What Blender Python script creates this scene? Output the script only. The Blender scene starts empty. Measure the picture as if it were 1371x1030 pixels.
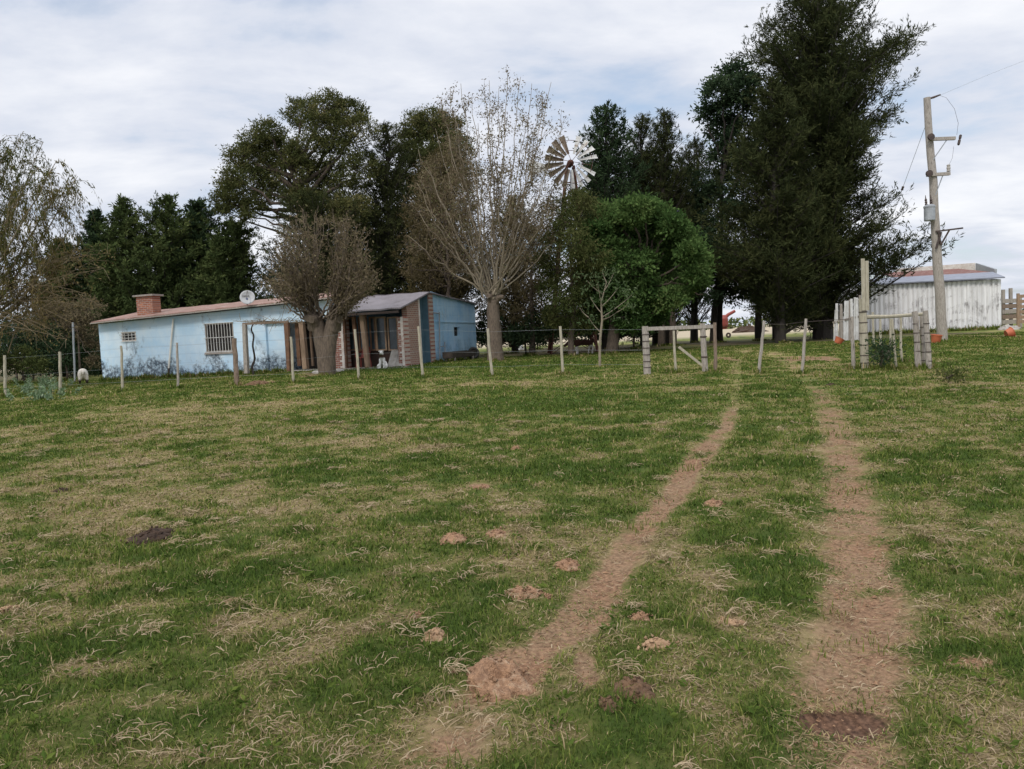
import bpy, math, random
import numpy as np
from mathutils import Vector, Matrix

random.seed(7)
sc = bpy.context.scene
COL = sc.collection
R = math.radians

# ------------------------------------------------------------------ camera
F = 1016.0                      # focal length in photo pixels (1371 wide)
CU, CV = 685.5, 515.0
CAM = np.array([0.0, 0.0, 1.6])
PITCH, ROLL = R(3.6), R(2.8)
_f = np.array([0, math.cos(PITCH), -math.sin(PITCH)])
_r0 = np.array([1.0, 0, 0])
_u0 = np.array([0, math.sin(PITCH), math.cos(PITCH)])
_r = math.cos(ROLL) * _r0 - math.sin(ROLL) * _u0
_u = math.sin(ROLL) * _r0 + math.cos(ROLL) * _u0


def ray(u, v):
    return _f + _r * ((u - CU) / F) - _u * ((v - CV) / F)


def at(u, v, D):
    d = ray(u, v)
    return CAM + d * (D / d[1])


# ------------------------------------------------------------------ noise
def _hash(ix, iy, s):
    n = (ix.astype(np.int64) * 374761393 + iy.astype(np.int64) * 668265263 + s * 974711) & 0x7FFFFFFF
    n = ((n ^ (n >> 13)) * 1274126177) & 0x7FFFFFFF
    n = (n ^ (n >> 16)) & 0xFFFF
    return n / 65535.0


def vnoise(x, y, s=0):
    x = np.asarray(x, float); y = np.asarray(y, float)
    ix = np.floor(x); iy = np.floor(y)
    fx = x - ix; fy = y - iy
    fx = fx * fx * (3 - 2 * fx); fy = fy * fy * (3 - 2 * fy)
    a = _hash(ix, iy, s); b = _hash(ix + 1, iy, s); c = _hash(ix, iy + 1, s); d = _hash(ix + 1, iy + 1, s)
    return (a * (1 - fx) + b * fx) * (1 - fy) + (c * (1 - fx) + d * fx) * fy


def fbm(x, y, s=0, o=4):
    t = 0; a = 0.5; w = 0
    for i in range(o):
        t = t + a * vnoise(x * 2 ** i + 17.3 * i, y * 2 ** i - 9.1 * i, s + i); w += a; a *= 0.5
    return t / w


def sst(a, b, x):
    t = np.clip((np.asarray(x, float) - a) / (b - a), 0, 1)
    return t * t * (3 - 2 * t)


# ------------------------------------------------------------------ terrain
def h0(x, y):
    x = np.asarray(x, float); y = np.asarray(y, float)
    base = 0.65 * sst(5, 34, y) * (1 - 0.22 * sst(-5, -18, x))
    base = base - 0.25 * sst(60, 200, y)
    return base


def hit(u, v):
    d = ray(u, v)
    lo, hi = 1.0, 400.0
    for _ in range(60):
        m = (lo + hi) / 2
        p = CAM + d * m
        if p[2] > h0(p[0], p[1]): lo = m
        else: hi = m
    return CAM + d * hi


TRACKS = [
    ([(1004, 466), (985, 482), (988, 505), (985, 530), (972, 572), (935, 612), (905, 655), (862, 705), (815, 770),
      (770, 835), (700, 885), (640, 950), (560, 1040)],
     [14, 14, 11, 12, 25, 36, 42, 46, 58, 78, 84, 95, 130],
     [.42, .4, .35, .42, .8, 1, .95, .85, .95, .95, .85, .72, .62]),
    ([(1035, 472), (1062, 490), (1090, 515), (1112, 550), (1125, 590), (1132, 640), (1142, 700), (1152, 760), (1158, 830),
      (1140, 900), (1135, 970), (1130, 1060)],
     [18, 22, 26, 44, 56, 64, 84, 104, 122, 132, 150, 170],
     [.5, .5, .42, .6, .72, .78, .84, .86, .88, .86, .72, .7]),
]
TR = []
for pts, ws, st_ in TRACKS:
    P = np.array([hit(*p)[:2] for p in pts])
    W = []
    for p, w in zip(pts, ws):
        a = hit(p[0] - w / 2, p[1]); b = hit(p[0] + w / 2, p[1])
        W.append(0.5 * np.linalg.norm(b[:2] - a[:2]))
    TR.append((P, np.array(W), np.array(st_)))

# bare, lush and dry patches seen in the field: photo position and half sizes
BARE = [(672, 900, 52, 30), (1290, 883, 60, 11), (785, 890, 16, 22), (640, 650, 14, 3), (310, 803, 9, 5),
        (980, 829, 14, 5), (10, 812, 16, 8), (1085, 480, 45, 4), (1130, 965, 60, 18), (1340, 450, 60, 5), (430, 500, 20, 3), (975, 480, 12, 4), (345, 514, 22, 2)]
LUSH = [(390, 637, 48, 13), (330, 768, 95, 32), (720, 628, 120, 26), (1050, 620, 40, 40), (560, 880, 110, 60), (960, 900, 130, 80),
        (1010, 740, 80, 60), (60, 745, 55, 25), (640, 800, 110, 40), (700, 540, 160, 18), (520, 690, 70, 14), (1250, 640, 60, 14),
        (860, 560, 90, 16), (1260, 760, 70, 30), (720, 488, 90, 6), (560, 491, 60, 4), (1235, 472, 60, 9), (40, 880, 80, 40)]
DRY = [(140, 640, 190, 55), (420, 695, 130, 26), (500, 600, 130, 20), (1320, 590, 70, 50), (120, 960, 150, 70), (230, 560, 200, 20),
       (400, 860, 70, 40), (700, 512, 200, 5), (60, 820, 100, 30), (1300, 980, 110, 60), (1230, 720, 40, 40), (150, 720, 190, 30),
       (560, 760, 50, 16), (880, 505, 70, 6), (1000, 470, 45, 6), (1100, 492, 70, 6), (1330, 520, 50, 12), (620, 700, 60, 10), (570, 955, 130, 45), (790, 885, 40, 40), (1190, 600, 40, 12), (1215, 690, 50, 18), (870, 770, 60, 40)]


_blobs = {}


def blob(X, Y, lst):
    out = np.zeros_like(X)
    if id(lst) not in _blobs:
        q = []
        for u, v, a, b in lst:
            c = hit(u, v); q.append((c, abs(hit(u + a, v)[0] - c[0]), 0.5 * abs(hit(u, v - b)[1] - hit(u, v + b)[1])))
        _blobs[id(lst)] = q
    for c, rx, ry in _blobs[id(lst)]:
        d2 = ((X - c[0]) / max(rx, .02)) ** 2 + ((Y - c[1]) / max(ry, .02)) ** 2
        out = np.maximum(out, np.exp(-d2 * 0.9) * 1.15)
    return np.clip(out, 0, 1)


LITTER_SHADE = [(1000, 452, 150, 7), (1100, 456, 60, 6), (900, 458, 70, 5), (820, 466, 60, 4), (740, 468, 60, 4), (662, 481, 16, 2.5), (436, 497, 22, 3), (1225, 447, 110, 4), (60, 500, 110, 9), (250, 507, 130, 2.5), (600, 481, 34, 2.5), (780, 470, 120, 3)]  # leaf litter plus shade put into the ground colour under trees and walls


def masks(X, Y):
    """bare soil, dryness 0..1 at ground positions"""
    X = np.asarray(X, float); Y = np.asarray(Y, float)
    n1 = fbm(X * 1.3, Y * 1.3, 3, 4); n2 = fbm(X * 5, Y * 5, 11, 3)
    bare = np.zeros_like(X)
    for P, W, S in TR:
        best = np.full(X.shape, 9e9); str_ = np.ones_like(X)
        for i in range(len(P) - 1):
            a, b = P[i], P[i + 1]; ab = b - a; L2 = ab @ ab
            t = np.clip(((X - a[0]) * ab[0] + (Y - a[1]) * ab[1]) / L2, 0, 1)
            dx = X - a[0] - t * ab[0]; dy = Y - a[1] - t * ab[1]
            d = np.sqrt(dx * dx + dy * dy) / (W[i] * (1 - t) + W[i + 1] * t)
            str_ = np.where(d < best, S[i] * (1 - t) + S[i + 1] * t, str_); best = np.minimum(best, d)
        bare = np.maximum(bare, str_ * (1 - sst(0.45, 1.6, best + (n2 - .5) * 1.3 + (n1 - .5) * 1.1)))
    bl = blob(X, Y, BARE)
    bare = np.maximum(bare, sst(0.22, 0.75, bl + (n2 - .5) * .9) * .9)
    lush = blob(X, Y, LUSH); dryb = blob(X, Y, DRY)
    big = fbm(X * .35 + 5, Y * .5, 21, 3); mid = fbm(X * .9, Y * 1.5, 31, 4)
    n4 = fbm(X * 2.6 + 3, Y * 3.4, 51, 3)
    dry = 0.41 + (big - .5) * .5 + (mid - .5) * .85 + (n4 - .5) * 1.0 + .22 * dryb - .24 * lush + (n2 - .5) * .9 + .22 * bare
    dry = np.clip(dry, 0, 1)
    fade = 1 - sst(40, 60, Y)
    return np.clip(bare * (0.62 + 1.0 * (n2 - .35) + 1.2 * (n1 - .5)), 0, 1) * fade, np.clip(dry, 0, 1)


def hg(X, Y):
    """ground with ruts and small bumps"""
    X = np.asarray(X, float); Y = np.asarray(Y, float)
    b, _ = masks(X, Y)
    near = 1 - sst(14, 40, np.abs(Y))
    return h0(X, Y) - .035 * b * near + near * ((fbm(X * 2.2, Y * 2.2, 41, 3) - .5) * .05 + (fbm(X * 7, Y * 7, 45, 2) - .5) * .018)


# ------------------------------------------------------------------ mesh building
def nrm(v):
    v = np.asarray(v, float)
    return v / (np.linalg.norm(v, axis=-1, keepdims=True) + 1e-12)


class MB:
    def __init__(s):
        s.v = []; s.l = []; s.c = []; s.n = 0; s.tint = []

    def add(s, V, faces, tint=None):
        V = np.asarray(V, float).reshape(-1, 3)
        if isinstance(faces, np.ndarray):
            s.l.append((faces + s.n).ravel()); s.c.append(np.full(len(faces), faces.shape[1])); nf = len(faces)
        else:
            s.l.append(np.array([i + s.n for f in faces for i in f], int)); s.c.append(np.array([len(f) for f in faces], int)); nf = len(faces)
        s.v.append(V); s.n += len(V)
        s.tint.append(np.full(nf, .5) if tint is None else np.broadcast_to(np.asarray(tint, float), (nf,)))
        return s

    def beam(s, p0, p1, w, h=None, up=(0, 0, 1), taper=1.0, rough=0.0):
        h = w if h is None else h
        p0 = np.asarray(p0, float); p1 = np.asarray(p1, float)
        a = nrm(p1 - p0); x = np.cross(np.asarray(up, float), a)
        if np.linalg.norm(x) < 1e-3: x = np.cross(np.array([0, 1.0, 0]), a)
        x = nrm(x); y = np.cross(a, x)
        k = [(-1, -1), (1, -1), (1, 1), (-1, 1)]
        V = [p0 + x * i * w / 2 + y * j * h / 2 for i, j in k] + [p1 + (x * i * w / 2 + y * j * h / 2) * taper for i, j in k]
        return s.add(V, [(3, 2, 1, 0), (4, 5, 6, 7), (0, 1, 5, 4), (1, 2, 6, 5), (2, 3, 7, 6), (3, 0, 4, 7)])

    def hexa(s, bot, top):
        """bot and top: four points each, same order"""
        return s.add(list(bot) + list(top), [(3, 2, 1, 0), (4, 5, 6, 7), (0, 1, 5, 4), (1, 2, 6, 5), (2, 3, 7, 6), (3, 0, 4, 7)])

    def slab(s, pts, vec):
        """polygon pts extruded by vec"""
        P = [np.asarray(p, float) for p in pts]; n = len(P); vec = np.asarray(vec, float)
        V = P + [p + vec for p in P]
        fs = [tuple(range(n - 1, -1, -1)), tuple(range(n, 2 * n))] + [(i, (i + 1) % n, n + (i + 1) % n, n + i) for i in range(n)]
        return s.add(V, fs)

    def tube(s, pts, rad, n=6, cap=True, jit=0.0):
        P = np.asarray(pts, float); m = len(P)
        rad = np.broadcast_to(np.asarray(rad, float), (m,))
        T = np.gradient(P, axis=0); T = nrm(T)
        ref = np.array([0.13, 0.31, 0.94]) if abs(T[0][2]) < .9 else np.array([0.9, 0.4, 0.1])
        X = nrm(np.cross(T, ref)); Y = np.cross(T, X)
        a = np.arange(n) * 2 * np.pi / n
        rr = rad[:, None] * np.ones((m, n))
        if jit: rr = rr * (1 + jit * (np.random.default_rng(int(abs(P[0][0] * 1000)) % 9999 + m).random((m, n)) - .5))
        V = P[:, None, :] + rr[..., None] * (np.cos(a)[None, :, None] * X[:, None, :] + np.sin(a)[None, :, None] * Y[:, None, :])
        i = np.arange(m - 1)[:, None] * n; j = np.arange(n)[None, :]
        q = np.stack([i + j, i + (j + 1) % n, i + n + (j + 1) % n, i + n + j], -1).reshape(-1, 4)
        s.add(V.reshape(-1, 3), q)
        if cap:
            s.add(V[0], [tuple(range(n - 1, -1, -1))]); s.add(V[-1], [tuple(range(n))])
        return s

    def lathe(s, c, prof, n=16, axis=(0, 0, 1)):
        ax = nrm(axis); x = nrm(np.cross(ax, [0.3, 0.9, 0.2])); y = np.cross(ax, x)
        a = np.arange(n) * 2 * np.pi / n; c = np.asarray(c, float)
        V = np.array([[c + ax * z + r * (math.cos(t) * x + math.sin(t) * y) for t in a] for r, z in prof]).reshape(-1, 3)
        m = len(prof)
        q = [(i * n + j, i * n + (j + 1) % n, (i + 1) * n + (j + 1) % n, (i + 1) * n + j) for i in range(m - 1) for j in range(n)]
        return s.add(V, q)

    def leaves(s, C, A, L, W, tint, N=None):
        """rhombic leaf cards: centre, axis, length, width"""
        C = np.asarray(C); n = len(C)
        if n == 0: return s
        A = nrm(A)
        rnd = np.random.default_rng(n + s.n).normal(size=(n, 3))
        S = nrm(np.cross(A, rnd)); L = np.broadcast_to(L, (n,))[:, None]; W = np.broadcast_to(W, (n,))[:, None]
        B = np.cross(A, S)
        V = np.stack([C - A * L / 2, C + S * W / 2 + B * W * .15, C + A * L / 2, C - S * W / 2 + B * W * .15], 1).reshape(-1, 3)
        q = np.arange(n * 4).reshape(n, 4)
        return s.add(V, q, tint)

    def build(s, name, mat, parent=None, origin=None, smooth=False):
        V = np.concatenate(s.v) if s.v else np.zeros((0, 3))
        o = np.zeros(3)
        if parent is not None:
            p = parent
            while p is not None: o = o + np.array(p.location); p = p.parent
        elif origin is not None: o = np.asarray(origin, float)
        me = bpy.data.meshes.new(name)
        me.vertices.add(len(V)); me.vertices.foreach_set('co', (V - o).astype(np.float32).ravel())
        l = np.concatenate(s.l); c = np.concatenate(s.c)
        me.loops.add(len(l)); me.loops.foreach_set('vertex_index', l.astype(np.int32))
        me.polygons.add(len(c))
        st = np.concatenate([[0], np.cumsum(c)[:-1]])
        me.polygons.foreach_set('loop_start', st.astype(np.int32))
        me.polygons.foreach_set('use_smooth', np.full(len(c), smooth))
        at_ = me.attributes.new('tint', 'FLOAT', 'FACE'); at_.data.foreach_set('value', np.concatenate(s.tint).astype(np.float32))
        me.update(calc_edges=True)
        if mat: me.materials.append(mat)
        ob = bpy.data.objects.new(name, me); COL.objects.link(ob)
        if parent is not None: ob.parent = parent
        elif origin is not None: ob.location = o
        return ob


def thing(name, label, cat, loc, group=None):
    o = bpy.data.objects.new(name, None); COL.objects.link(o)
    o.empty_display_size = .3; o.location = [float(k) for k in loc]
    return tag(o, label, cat, group)


def tag(o, label, cat, group=None):
    o['label'] = label; o['category'] = cat
    if group: o['group'] = group
    return o


# ------------------------------------------------------------------ materials
def nd(nt, typ, ins=None, **props):
    n = nt.nodes.new(typ)
    for k, v in props.items(): setattr(n, k, v)
    for k, v in (ins or {}).items():
        sk = n.inputs[k]
        if isinstance(v, bpy.types.NodeSocket): nt.links.new(v, sk)
        else:
            if isinstance(v, tuple) and len(v) == 3 and sk.type == 'RGBA': v = v + (1,)
            sk.default_value = v
    return n


def newmat(name):
    m = bpy.data.materials.new(name); m.use_nodes = True
    nt = m.node_tree; nt.nodes.clear()
    out = nt.nodes.new('ShaderNodeOutputMaterial')
    return m, nt, out


def ramp(nt, fac, stops, interp='LINEAR'):
    r = nt.nodes.new('ShaderNodeValToRGB'); cr = r.color_ramp; cr.interpolation = interp
    while len(cr.elements) < len(stops): cr.elements.new(.5)
    for e, (p, c) in zip(cr.elements, stops):
        e.position = p; e.color = (tuple(c) + (1,)) if not isinstance(c, (int, float)) else (c, c, c, 1)
    nt.links.new(fac, r.inputs[0]); return r.outputs[0]


def noise(nt, vec, scale, detail=4, rough=.6, dist=0, out=0):
    return nd(nt, 'ShaderNodeTexNoise', {'Vector': vec, 'Scale': scale, 'Detail': detail, 'Roughness': rough, 'Distortion': dist}).outputs[out]


def mix(nt, f, a, b, mode='MIX'):
    n = nt.nodes.new('ShaderNodeMix'); n.data_type = 'RGBA'; n.blend_type = mode
    for i, v in ((0, f), (6, a), (7, b)):
        if isinstance(v, bpy.types.NodeSocket): nt.links.new(v, n.inputs[i])
        else: n.inputs[i].default_value = v if isinstance(v, (int, float)) else tuple(v) + (1,)
    return n.outputs[2]


def mth(nt, op, a, b=0.0, clamp=False):
    n = nt.nodes.new('ShaderNodeMath'); n.operation = op; n.use_clamp = clamp
    for i, v in ((0, a), (1, b)):
        if isinstance(v, bpy.types.NodeSocket): nt.links.new(v, n.inputs[i])
        else: n.inputs[i].default_value = v
    return n.outputs[0]


def mapr(nt, v, a, b, c=0.0, d=1.0):
    return nd(nt, 'ShaderNodeMapRange', {'Value': v, 'From Min': a, 'From Max': b, 'To Min': c, 'To Max': d}).outputs[0]


def obj_co(nt): return nd(nt, 'ShaderNodeTexCoord').outputs['Object']


def bump(nt, hgt, strength=.4, dist=.02):
    return nd(nt, 'ShaderNodeBump', {'Height': hgt, 'Strength': strength, 'Distance': dist}).outputs[0]


def principled(nt, out, col, rough=.8, normal=None, metal=0.0, spec=.3):
    p = nd(nt, 'ShaderNodeBsdfPrincipled', {'Base Color': col, 'Roughness': rough, 'Metallic': metal, 'Specular IOR Level': spec})
    if normal is not None: nt.links.new(normal, p.inputs['Normal'])
    nt.links.new(p.outputs[0], out.inputs[0]); return p


def speck(name, c1, c2, scale=6, rough=.85, c3=None, s2=.9, stretch=None, bs=.4, bd=.01, metal=0, spec=.25, lo=.35, hi=.65):
    """mottled material: two colours by noise, spots of a third"""
    m, nt, out = newmat(name); co = obj_co(nt)
    if stretch: co = nd(nt, 'ShaderNodeMapping', {'Vector': co, 'Scale': stretch}).outputs[0]
    n = noise(nt, co, scale, 6, .65)
    c = mix(nt, mapr(nt, n, lo, hi), c1, c2)
    if c3 is not None:
        n3 = noise(nt, co, scale * .45, 5, .7, .5)
        c = mix(nt, mapr(nt, n3, s2 * .6, s2 * .6 + .12), c, c3)
    principled(nt, out, c, rough, bump(nt, noise(nt, co, scale * 3, 4), bs, bd), metal, spec)
    return m


def leafmat(name, stops, trans=.25, patch=.25, pscale=.9):
    m, nt, out = newmat(name)
    t = nd(nt, 'ShaderNodeAttribute', attribute_name='tint').outputs['Fac']
    n = noise(nt, obj_co(nt), pscale, 3)
    f = mth(nt, 'ADD', t, mth(nt, 'MULTIPLY', mth(nt, 'SUBTRACT', n, .5), patch * 2), True)
    c = ramp(nt, f, stops)
    d = nd(nt, 'ShaderNodeBsdfDiffuse', {'Color': c}).outputs[0]
    tr = nd(nt, 'ShaderNodeBsdfTranslucent', {'Color': c}).outputs[0]
    mx = nd(nt, 'ShaderNodeMixShader', {0: trans, 1: d, 2: tr})
    nt.links.new(mx.outputs[0], out.inputs[0]); return m


ALPHA = R(17.0)                 # the house stands turned this much


def brickmat(name, ang, c1, c2, mortar, wash=None):
    m, nt, out = newmat(name); co = obj_co(nt)
    mp = nd(nt, 'ShaderNodeMapping', {'Vector': co, 'Rotation': (0, 0, ang)}).outputs[0]
    sx = nd(nt, 'ShaderNodeSeparateXYZ', {0: mp})
    v = nd(nt, 'ShaderNodeCombineXYZ', {0: sx.outputs[0], 1: sx.outputs[2]}).outputs[0]
    b = nd(nt, 'ShaderNodeTexBrick', {'Vector': v, 'Color1': c1, 'Color2': c2, 'Mortar': mortar, 'Scale': 1.0, 'Mortar Size': .012,
                                      'Brick Width': .24, 'Row Height': .085, 'Bias': 0.0})
    c = b.outputs[0]
    n = noise(nt, co, 5, 5, .75)
    c = mix(nt, mth(nt, 'MULTIPLY', mapr(nt, n, .45, .7), .6), c, mortar if wash is None else wash)
    principled(nt, out, c, .9, bump(nt, b.outputs[1], -.6, .01)); return m


M = {}
M['wood_pale'] = speck('pale weathered wood', (.46, .42, .32), (.28, .25, .185), 9, stretch=(6, 6, .8), c3=(.13, .12, .09), s2=1.0)
M['wood_grey'] = speck('grey weathered wood', (.42, .38, .33), (.23, .20, .17), 9, stretch=(6, 6, .8), c3=(.10, .09, .08), s2=.95)
M['wood_brown'] = speck('brown weathered wood', (.27, .20, .15), (.13, .095, .07), 9, stretch=(6, 6, .8))
M['wood_frame'] = speck('brown painted frame', (.22, .12, .07), (.13, .075, .05), 5)
M['wood_tan'] = speck('tan timber', (.36, .25, .17), (.22, .15, .10), 6, stretch=(5, 5, .7))
M['bark'] = speck('rough bark', (.13, .10, .075), (.055, .043, .034), 7, stretch=(3, 3, .8), bs=.9, bd=.05)
M['bark_mid'] = speck('grey brown bark', (.20, .155, .115), (.10, .078, .06), 7, stretch=(3, 3, .8), bs=.9, bd=.05)
M['bark_pale'] = speck('pale bark', (.30, .25, .18), (.18, .15, .108), 6, stretch=(3, 3, .6), bs=.6, bd=.03)
M['bark_dark'] = speck('dark bark', (.06, .05, .042), (.03, .026, .022), 6, stretch=(3, 3, .7), bs=.9, bd=.05)
M['metal_grey'] = speck('galvanised metal', (.38, .40, .41), (.27, .28, .29), 5, rough=.5, metal=.4)
M['metal_dark'] = speck('dark ironwork', (.06, .05, .05), (.10, .07, .055), 8, rough=.6, metal=.3)
M['rust'] = speck('rusty iron', (.13, .055, .038), (.075, .035, .026), 7, rough=.9)
M['white_metal'] = speck('worn white sheet metal', (.72, .72, .70), (.52, .51, .48), 3, rough=.55, c3=(.33, .26, .20), s2=1.02)
M['cream'] = speck('cream pipe plastic', (.82, .80, .72), (.74, .71, .63), 3, rough=.5)
M['orange'] = speck('faded orange plastic', (.50, .15, .07), (.38, .10, .05), 4, rough=.5, c3=(.28, .13, .09), s2=1.0)
M['red'] = speck('faded red paint', (.33, .075, .06), (.23, .06, .05), 4, rough=.5)
M['concrete'] = speck('rough concrete', (.42, .39, .35), (.27, .25, .22), 5, c3=(.17, .155, .13), s2=1.0)
M['white_rag'] = speck('white sacking', (.75, .74, .70), (.6, .58, .54), 6)
M['glass_dark'] = None


def glassmat():
    m, nt, out = newmat('dusty dark glass'); co = obj_co(nt)
    c = mix(nt, mapr(nt, noise(nt, co, 2.2, 4), .35, .7), (.018, .028, .034), (.05, .075, .09))
    principled(nt, out, c, .18, spec=.5); return m


M['glass_dark'] = glassmat()
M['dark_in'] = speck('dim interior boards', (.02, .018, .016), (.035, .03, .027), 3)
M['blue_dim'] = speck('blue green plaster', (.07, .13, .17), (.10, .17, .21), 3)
M['brick_front'] = brickmat('red brick', ALPHA, (.30, .10, .065), (.21, .07, .05), (.40, .33, .28))
M['brick_side'] = brickmat('old brown brick', ALPHA + R(90), (.30, .15, .105), (.22, .11, .08), (.36, .30, .25))
M['brick_chim'] = brickmat('sooty orange brick', ALPHA, (.42, .15, .075), (.24, .08, .05), (.34, .29, .25), (.15, .10, .08))
M['cap'] = speck('cement slab', (.34, .30, .26), (.22, .19, .17), 6)
M['whitewash'] = speck('whitewashed render', (.72, .68, .62), (.52, .44, .38), 5, c3=(.33, .17, .12), s2=1.0)


def wallmat(name='blue limewash', mould=1.0, base=(.49, .69, .85), pale=(.70, .82, .90)):
    m, nt, out = newmat(name); co = obj_co(nt)
    sx = nd(nt, 'ShaderNodeSeparateXYZ', {0: co})
    z = sx.outputs[2]
    c = mix(nt, mapr(nt, noise(nt, co, .9, 6, .65), .36, .66), base, pale)
    st = nd(nt, 'ShaderNodeMapping', {'Vector': co, 'Scale': (2.6, 2.6, .28)}).outputs[0]
    streak = mapr(nt, noise(nt, st, 1.5, 5, .7), .50, .68)
    # courses of block work showing through the render as faint lines
    wv = nd(nt, 'ShaderNodeTexWave', {'Vector': co, 'Scale': .8, 'Distortion': .6, 'Detail': 2.0}, bands_direction='Z').outputs[1]
    c = mix(nt, mapr(nt, wv, .93, 1.0, 0, .16), c, (.22, .34, .45))
    c = mix(nt, mth(nt, 'MULTIPLY', streak, .42), c, (.60, .70, .76))
    # black mould blotches with their own outlines
    mo = noise(nt, nd(nt, 'ShaderNodeMapping', {'Vector': co, 'Scale': (1, 1, .8)}).outputs[0], 1.0, 9, .74)
    band = mapr(nt, z, .15, 1.15, 1, 0)
    spot = mapr(nt, mth(nt, 'ADD', mo, mth(nt, 'MULTIPLY', band, .22)), .575, .68)
    fine = mapr(nt, noise(nt, co, 7.5, 5, .7), .34, .54)
    c = mix(nt, mth(nt, 'MULTIPLY', mth(nt, 'MULTIPLY', spot, fine), .9 * mould), c, (.05, .065, .085))
    st2 = nd(nt, 'ShaderNodeMapping', {'Vector': co, 'Scale': (2.2, 2.2, .35), 'Location': (3, 1, 0)}).outputs[0]
    drip = mth(nt, 'MULTIPLY', mapr(nt, noise(nt, st2, 1.1, 6, .75), .60, .70), fine)
    c = mix(nt, mth(nt, 'MULTIPLY', drip, .65 * mould), c, (.10, .13, .16))
    flake = mapr(nt, noise(nt, co, 3.0, 7, .75), .67, .71)
    c = mix(nt, mth(nt, 'MULTIPLY', flake, .8), c, (.66, .70, .72))
    principled(nt, out, c, .9, bump(nt, noise(nt, co, 14, 5), .35, .015), spec=.15); return m


M['blue_wall'] = wallmat()
M['blue_end'] = wallmat('bright blue limewash', .35, (.30, .52, .73), (.46, .66, .80))


def roofmat(name, ang, c1, c2, c3, pitch=12.0):
    m, nt, out = newmat(name); co = obj_co(nt)
    mp = nd(nt, 'ShaderNodeMapping', {'Vector': co, 'Rotation': (0, 0, ang)}).outputs[0]
    w = nd(nt, 'ShaderNodeTexWave', {'Vector': mp, 'Scale': pitch / 6.283 * 2, 'Distortion': 0.0}, bands_direction='X').outputs[1]
    c = mix(nt, mapr(nt, noise(nt, co, 1.1, 6, .7), .35, .65), c1, c2)
    c = mix(nt, mapr(nt, noise(nt, co, 2.6, 6, .75), .55, .68), c, c3)
    principled(nt, out, c, .8, bump(nt, w, .7, .03)); return m


M['roof_red'] = roofmat('rusted roofing', ALPHA, (.33, .205, .165), (.25, .155, .125), (.43, .37, .33))
M['roof_grey'] = roofmat('grey fibre roofing', ALPHA, (.25, .228, .238), (.19, .172, .18), (.14, .12, .115))
M['roof_shed'] = roofmat('rust streaked roofing', 0.1, (.23, .10, .075), (.16, .075, .06), (.36, .31, .28))


def shedmat():
    m, nt, out = newmat('peeling white sheeting'); co = obj_co(nt)
    st = nd(nt, 'ShaderNodeMapping', {'Vector': co, 'Scale': (3.2, 3.2, .25)}).outputs[0]
    c = mix(nt, mapr(nt, noise(nt, st, 1.4, 6, .7), .38, .62), (.82, .81, .81), (.66, .65, .65))
    big = mapr(nt, noise(nt, co, .55, 8, .75, .6), .50, .60)
    c = mix(nt, mth(nt, 'MULTIPLY', big, mapr(nt, noise(nt, st, 4, 5, .7), .42, .60)), c, (.22, .205, .205))
    sp = mapr(nt, noise(nt, co, 1.9, 7, .75, 1.0), .64, .69)
    c = mix(nt, mth(nt, 'MULTIPLY', sp, .8), c, (.17, .15, .15))
    principled(nt, out, c, .7, spec=.3); return m


M['shed'] = shedmat()
M['dirt'] = speck('crumbly pink brown soil', (.42, .245, .140), (.22, .125, .073), 22, c3=(.45, .31, .20), s2=.92, bs=1.0, bd=.03)
M['dirt_pale'] = speck('dry pale soil', (.43, .28, .165), (.27, .17, .10), 16, c3=(.30, .22, .13), s2=.95, bs=1.0, bd=.02)
M['dung'] = speck('dark dung', (.080, .047, .028), (.035, .022, .015), 18, bs=1.0, bd=.03)
M['dung_old'] = speck('dried purplish dung', (.20, .118, .064), (.10, .058, .034), 18, c3=(.28, .185, .11), s2=.95, bs=1.0, bd=.03)

L = {}
L['gum'] = leafmat('gum leaves', [(0, (.036, .046, .016)), (.5, (.085, .095, .034)), (.8, (.14, .13, .050)), (1, (.22, .19, .09))], .2)
L['gum_dark'] = leafmat('dark glossy leaves', [(0, (.022, .038, .020)), (.6, (.045, .072, .036)), (1, (.09, .12, .06))], .2)
L['cypress'] = leafmat('cypress sprays', [(0, (.030, .045, .016)), (.5, (.066, .090, .032)), (.85, (.12, .14, .048)), (1, (.17, .175, .07))], .1)
L['cypress_deep'] = leafmat('deep cypress sprays', [(0, (.018, .032, .016)), (.6, (.038, .060, .028)), (1, (.07, .10, .042))], .1)
L['casuarina'] = leafmat('needle tufts', [(0, (.020, .027, .012)), (.5, (.042, .050, .020)), (1, (.085, .088, .034))], .12)
L['casuarina_brown'] = leafmat('bronze needle tufts', [(0, (.042, .036, .016)), (.5, (.085, .071, .030)), (1, (.15, .12, .058))], .12)
L['green'] = leafmat('fresh green leaves', [(0, (.034, .070, .020)), (.45, (.074, .126, .038)), (.8, (.125, .185, .058)), (1, (.20, .25, .09))], .3)
L['olive'] = leafmat('olive leaves', [(0, (.040, .054, .018)), (.5, (.075, .088, .030)), (1, (.13, .125, .05))], .25)
L['bronze'] = leafmat('bronze thin leaves', [(0, (.055, .045, .024)), (.5, (.105, .085, .046)), (1, (.17, .135, .075))], .25)
L['brown'] = leafmat('withered brown leaves', [(0, (.075, .060, .036)), (.5, (.14, .112, .066)), (.85, (.20, .16, .10)), (1, (.14, .145, .065))], .25)
L['sparse'] = leafmat('last autumn leaves', [(0, (.11, .083, .052)), (.6, (.18, .14, .088)), (1, (.15, .15, .07))], .3)
L['willow'] = leafmat('yellowing willow leaves', [(0, (.045, .060, .018)), (.45, (.095, .095, .032)), (.75, (.17, .13, .052)), (1, (.23, .175, .09))], .3)
L['twig'] = leafmat('brown twigs', [(0, (.12, .09, .060)), (.6, (.185, .145, .095)), (1, (.25, .205, .14))], .0)
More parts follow.
